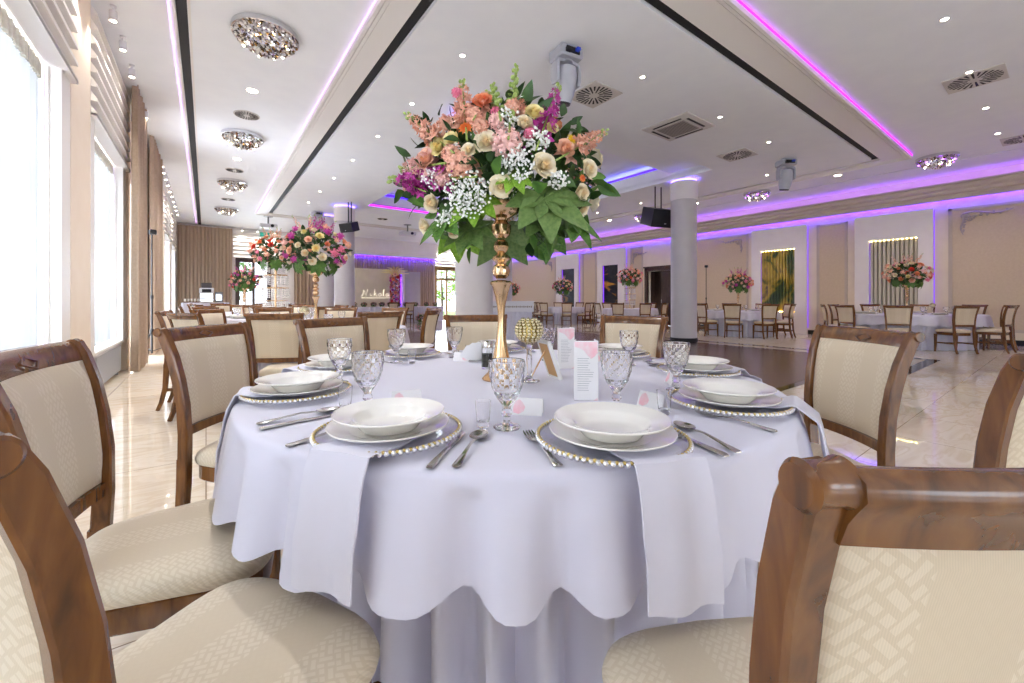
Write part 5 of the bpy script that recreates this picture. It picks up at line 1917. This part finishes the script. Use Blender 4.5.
def where(dx, dy):
    f = dx * FW[0] + dy * FW[1]; r = dx * RT[0] + dy * RT[1]
    return DIRS[int(round(math.degrees(atan2(r, -f)) / 30)) % 12]


def banquet(ph, cx, cy, n, off, R=1.02, rho=1.17, sx=1.0, rz=0.0, seed=1, setting=True, skip=(), tall=False):
    """a laid round table with its chairs"""
    tag(skirt(cx, cy, .88, seed, 170, 34, sx, rz).build('floor_cloth', CLOTH, ang=80), 'long white floor-length cloth of ' + ph, 'tablecloth', 'floor-length white cloths')
    tag(overlay(cx, cy, R, seed + 50, 200, 28, .535, sx=sx, rz=rz).build('tablecloth', CLOTH, ang=80), 'white overlay tablecloth of ' + ph, 'tablecloth', 'white overlay tablecloths')
    for k in range(n):
        if k in skip: continue
        a = radians(off + 360 * k / n)
        ca, sa = cos(a - rz) * sx, sin(a - rz)
        dx, dy = cos(rz) * ca - sin(rz) * sa, sin(rz) * ca + cos(rz) * sa
        l = hypot(dx, dy)
        tw = random.uniform(-.08, .08)
        chair(cx + dx * (1 + (rho - 1) / l), cy + dy * (1 + (rho - 1) / l), -cos(a + tw), -sin(a + tw), SEAT + ' of ' + ph + ', ' + where(dx, dy), 'chairs of ' + ph)
        if setting:
            x, y = cx + dx * .80, cy + dy * .80
            place('dinner', MK_DIN, (x, y, TT + .002), 0, 'flat white dinner plate on ' + ph + ', ' + where(dx, dy), 'plates laid on ' + ph)
            place('soup', MK_SOUP, (x, y, TT + .0085), 0, 'deep white soup plate on ' + ph + ', ' + where(dx, dy), 'plates laid on ' + ph)
            x, y = cx + dx * .62 - dy * .25, cy + dy * .62 + dx * .25
            place('goblet', make_goblet, (x, y, TT + .001), 0, 'crystal goblet on ' + ph + ', ' + where(dx, dy), 'goblets on ' + ph)


def tall_vase(lab, x, y, s=1.0):
    t = thing('gold_vase', lab, 'vase', (x, y, TT + .001))
    vase(t, s)
    return t


def crystal_tower(lab, x, y, h=.95):
    """tiered stand of hanging crystal strings"""
    t = thing('crystal_tower', lab, 'flower stand', (x, y, TT + .001))
    m = MB(); m.lathe([(.16, 0), (.16, .015), (.02, .02), (.02, h), (.15, h), (.15, h + .02), (.001, h + .02)], 24); m.build('post_and_base', GOLD, t)
    for i in range(4):
        z = h * (.30 + .23 * i); r = .2 + .02 * (i % 2)
        m = MB(); m.lathe([(r, z - .008), (r + .008, z), (r, z + .008), (r - .008, z)], 28, close=True); m.build('gold_ring', GOLD, t)
        for k in range(16):
            a = 2 * pi * k / 16
            m = MB()
            m.lathe([(.0015, -.01)] + [p_ for q in range(5) for p_ in ((.002, -.012 - q * .036), (.022, -.028 - q * .036), (.002, -.046 - q * .036))], 6, (r * cos(a), r * sin(a), z))
            m.build('crystal_string', CRYS[3], t)


def candle(lab, x, y):
    t = thing('candle_holder', lab, 'candle holder', (x, y, TT + .001), 0, 'gold ball candle holders on the other tables')
    m = MB(); m.lathe([(.001, 0), (.04, 0), (.012, .02), (.01, .12), (.02, .15)], 14); m.build('glass_stem', GLASS, t)
    m = MB(); m.ball((0, 0, .205), .056, 14, 10, (1, 1, .95)); m.build('beaded_ball', CHAMP, t)


L1, L2, L3 = 'the table with the tall pink bouquet', 'the left table with crystal tower', 'the farthest left table'
R1, R2, R3, R4, R5 = 'the table before the silvery niche', 'the table before the golden niche', 'the table by the dark door', 'the table before the blue picture', 'the farthest right table'
banquet(L1, 1.08, 5.42, 10, -42, seed=11)
banquet(L2, 1.08, 9.2, 9, -60, seed=12)
banquet(L3, 1.08, 13.4, 8, -60, seed=13, setting=False)
banquet(R1, 13.45, 2.3, 10, 226, seed=14, sx=1.38, rz=-YAW)
banquet(R2, 13.5, 6.25, 9, 197, seed=15)
banquet(R3, 13.5, 10.45, 9, 200, seed=16, setting=False)
banquet(R4, 13.5, 14.3, 8, 190, seed=17, setting=False)
banquet(R5, 13.5, 18.4, 8, 200, seed=18, setting=False)

PK = 'SBPCKMYSCB'
tall_vase('tall gold vase on ' + L1, 1.06, 5.40, .92)
far_bouquet('large pink, peach and violet bouquet on ' + L1, 1.06, 5.40, TT + .92, .38, 'SBPCMKMPOSCY', 31, 48, 9, .80)
candle('gold ball candle holder on ' + L1, .9, 5.2)
crystal_tower('tiered crystal string tower on ' + L2, 1.06, 8.95, 1.05)
far_bouquet('orange and coral bouquet topping the crystal tower on the left', 1.06, 8.95, TT + 1.22, .43, 'ORSPCROKSO', 32, 40, 6, .7)
tall_vase('tall gold vase on ' + L3, .85, 13.4, .9)
far_bouquet('small mixed bouquet in the gold vase on ' + L3, .85, 13.4, TT + .9, .36, 'ROSKMPC', 33, 28, 4)
tall_vase('gold vase with the farthest left bouquet beside the french window', 1.05, 17.2, .9)
far_bouquet('small red and pink bouquet before the dark french window', 1.05, 17.2, TT + .92, .42, 'RKOSPM', 34, 28, 3)
banquet('the table before the french window', 1.05, 17.2, 6, -60, seed=19, setting=False)
tall_vase('tall gold vase on ' + R1, 13.35, 2.36, .95)
far_bouquet('red, pink and cream bouquet in front of the silvery niche', 13.35, 2.36, TT + .95, .44, 'OSPCKBYCSOR', 35, 46, 7, .68)
candle('gold ball candle holder on ' + R1, 13.5, 1.95)
tall_vase('tall gold vase on ' + R2, 13.5, 6.3, .95)
far_bouquet('magenta and orange bouquet between the right column and the golden niche', 13.5, 6.3, TT + .88, .44, 'MOSPKYCOS', 36, 44, 6, .62)
crystal_tower('tiered crystal string tower on ' + R3, 13.5, 10.45, 1.05)
far_bouquet('coral and cream bouquet topping the crystal tower by the dark door', 13.5, 10.45, TT + 1.25, .5, 'OPSCBKR', 37, 40, 5, .68)
tall_vase('tall gold vase on ' + R4, 13.5, 14.3, .85)
far_bouquet('orange bouquet before the farthest dark picture', 13.5, 14.3, TT + .95, .5, 'OSPRCKY', 38, 36, 5, .7)
tall_vase('tall gold vase on ' + R5, 13.5, 18.4, .85)
far_bouquet('small coral bouquet just right of the near gold vase', 13.5, 18.4, TT + .95, .5, 'OSRPKC', 39, 32, 4, .75)

# ------------------------------------------------------------------ far end of the hall
def box_cloth(name, lab, x0, x1, y0, y1, h, rz=0.0, c=(0, 0)):
    m = MB(Matrix.Translation((c[0], c[1], 0)) @ Matrix.Rotation(rz, 4, 'Z'))
    per = [(x0, y0, x1, y0), (x1, y0, x1, y1), (x1, y1, x0, y1), (x0, y1, x0, y0)]
    pts = []
    for a, b_, c_, d in per:
        L = hypot(c_ - a, d - b_); n = int(L / .02)
        nx, ny = (d - b_) / L, -(c_ - a) / L
        for k in range(n):
            t = k / n
            pts.append((a + (c_ - a) * t, b_ + (d - b_) * t, nx, ny, t * L))
    rings = []
    for z, am in ((0.004, .03), (h * .5, .024), (h - .04, .012), (h - .005, .004), (h, -.01)):
        rings.append([(x + nx * am * (1 + sin(s * 48)) * .5, y + ny * am * (1 + sin(s * 48)) * .5, z) for x, y, nx, ny, s in pts])
    m.rings(rings, False, True)
    return tag(m.build(name, CLOTH, ang=50), lab, 'tablecloth')


box_cloth('floor_cloth', 'pleated white cloth of the long head table in front of the stage', 5.1, 9.9, 19.5, 20.4, TT)
far_i = 0
rnd = random.Random(77)
for x in (5.5, 5.95, 6.4, 6.8, 7.2, 7.6, 8.0, 8.5, 9.1, 9.6):
    far_i += 1
    far_bouquet('low red and pink posy on the head table, number %d from its left end' % far_i, x, 19.75, TT + .13, .16, 'RKRSM', 60 + far_i, 12, 0, .7)['group'] = 'posies along the head table'
far_bouquet('pink and green floor bouquet standing before the head table', 8.55, 19.1, .22, .30, 'RKSCK', 75, 22, 2, .7)
for i, x in enumerate((7.0, 7.8)):
    chair(x, 19.0, 0, 1, SEAT + [' before the head table, left of the two', ' before the head table beside the floor bouquet'][i], 'chairs of the head table')
# backdrop board with neon script
t = thing('backdrop_board', 'beige backdrop board with glowing script behind the head table', 'backdrop', (7.35, 21.55, 0))
m = MB(); m.rbox(-1.3, 1.3, -.04, .04, .02, 2.72, .01); m.build('board', noise_mat('beige_board', rgb(226, 216, 192), rgb(232, 222, 200), 3, .6), t)
for q in (-1.0, 1.0):
    m = MB(); m.cbox(q, .2, .01, .08, .5, .02); m.build('foot', GREYM, t)
SCR = [[(-.80, .02), (-.74, .0), (-.68, .36)], [(-.68, .36), (-.56, .02), (-.48, .42)], [(-.36, .18), (-.35, .02), (-.28, .04)], [(-.16, .0), (-.12, .42)], [(-.15, .1), (-.04, .2)], [(-.13, .12), (-.02, .0)],
       [(.18, .16), (.10, .15), (.07, .08), (.11, .0), (.19, .01), (.23, .09), (.18, .16)], [(.33, .03), (.37, .42), (.33, .4), (.31, .04), (.38, .0)], [(.58, .15), (.49, .15), (.45, .07), (.50, .0), (.58, .05), (.59, .16), (.58, .02), (.68, .04)], [(-.82, -.11), (.70, -.10)]]
m = MB()
for st in SCR: m.tube([(x * 1.0 - .2, -.055, 1.30 + z * .85) for x, z in st], .006, 5)
m.build('neon_script', NEON, t)
t = thing('flower_stand', 'upright column of orange and pink flowers at the right edge of the backdrop board', 'flower arrangement', (7.95, 21.05, 0))
m = MB(); m.lathe([(.2, 0), (.2, .02), (.03, .03), (.03, 2.4)], 14); m.build('stand', GREYM, t)
o = MB()
rnd = random.Random(5)
for _ in range(260):
    a = rnd.uniform(0, 6.28); c = Vector((.17 * cos(a), .17 * sin(a), rnd.uniform(.7, 2.45)))
    leaf_shape(o, c, Vector((cos(a), sin(a), rnd.uniform(-.5, .5))), Vector((0, 0, 1)), .12, .035)
o = o.build('foliage', GREEN2, t); o['kind'] = 'stuff'
for i in range(64):
    a = i * 2.4; z = .72 + 1.75 * i / 64
    c = 'OOKROSMOP'[i % 9]
    flower(t, KINDF[c], c, (.24 * cos(a), .24 * sin(a), z), (cos(a), sin(a), .1), rnd.uniform(.07, .11), var=i % 2, lo=True, roll=i)
for i in range(9):
    a = radians(200 - 25 * i)
    m = MB(); m.tube([(0, 0, 2.35), (.35 * cos(a), .05, 2.5 + .3 * abs(sin(a))), (.75 * cos(a), .0, 2.5 + .35 * abs(sin(a)))], [.02, .05, .012], 6); m.build('pampas_plume', F_YEL, t)
m = MB(); m.box(.32, .36, .06, .10, .6, 2.5); m.build('purple_light_bar', PURP, t)
t = thing('projection_screen', 'plain grey panel standing right of the flower column', 'screen', (9.15, 21.75, 0))
m = MB(); m.rbox(-.5, .5, -.02, .02, .55, 2.65, .01); m.build('panel', noise_mat('grey_panel', rgb(176, 170, 164), rgb(182, 176, 170), 3, .7), t)
for q in (-.45, .45):
    m = MB(); m.cbox(q, 0, .28, .04, .04, .56); m.cbox(q, 0, .01, .06, .5, .02); m.build('stand', GREYM, t)

# white-topped stand with pleated skirt in the middle of the dance floor
cc = (6.75, 9.25)
box_cloth('floor_cloth', 'lavender-white pleated skirt of the stand on the dance floor, right of the vase', -.58, .58, -.3, .3, .98, -YAW, cc)
t = thing('counter_top', 'white counter top with cut-out frieze on the pleated stand on the dance floor', 'counter', (cc[0], cc[1], .98), -YAW)
m = MB(); m.rbox(-.66, .66, -.36, .36, .06, .09, .006); m.rbox(-.64, .64, -.35, -.33, -.2, .06, .005); m.rbox(-.64, .64, .33, .35, -.2, .06, .005); m.rbox(-.64, -.62, -.33, .33, -.2, .06, .005); m.rbox(.62, .64, -.33, .33, -.2, .06, .005); m.build('top_and_apron', WHITEPL, t)
m = MB()
for k in range(24):
    x = -.575 + k * .05
    m.cbox(x, -.352, -.06, .034, .004, .05 if k % 2 else .035)
m.build('frieze', mat('frieze_grey', rgb(150, 140, 130), .6), t)

# buffet with coffee machine by the corner curtain
box_cloth('floor_cloth', 'pale blue-white cloth of the buffet counter by the corner curtain', -.75, .75, 20.2, 20.9, 1.0)
t = thing('coffee_machine', 'black and chrome coffee machine on the buffet counter', 'coffee machine', (.02, 20.55, 1.001))
m = MB(); m.rbox(-.22, .22, -.2, .2, .02, .16, .02); m.rbox(-.22, .22, .02, .2, .16, .52, .02); m.build('body', CHROME, t)
m = MB(); m.rbox(-.24, .24, -.18, .2, .36, .58, .03); m.build('head', WHITEPL, t)
m = MB(); m.rbox(-.15, .15, -.19, -.175, .40, .53, .004); m.build('display', BLACKM, t)
m = MB(); m.rbox(-.17, .17, -.1, .15, .58, .78, .02); m.build('bean_hopper', mat('smoked_plastic', rgb(70, 60, 60), .2), t)
m = MB()
for q in (-.06, .06): m.lathe([(.012, .3), (.018, .31), (.018, .36)], 10, (q, -.1, 0))
m.build('spouts', CHROME, t)
t = thing('milk_cooler', 'grey milk cooler beside the coffee machine', 'cooler', (.42, 20.55, 1.001))
m = MB(); m.rbox(-.13, .13, -.18, .18, .01, .42, .02); m.build('body', GREYM, t)
m = MB(); m.rbox(-.1, .1, -.19, -.178, .08, .34, .005); m.build('door', CHROME, t)
t = thing('serving_tray', 'wooden tray of glasses on the left end of the buffet counter', 'tray', (-.45, 20.55, 1.001))
m = MB(); m.rbox(-.25, .25, -.18, .18, 0, .04, .01); m.build('tray_base', W_CH, t)
m = MB()
for i in range(5):
    for j in range(3): m.lathe([(.001, .04), (.03, .04), (.034, .15), (.032, .15), (.028, .05)], 10, (-.2 + .1 * i, -.1 + .1 * j, 0))
m.build('cups', PORC, t)
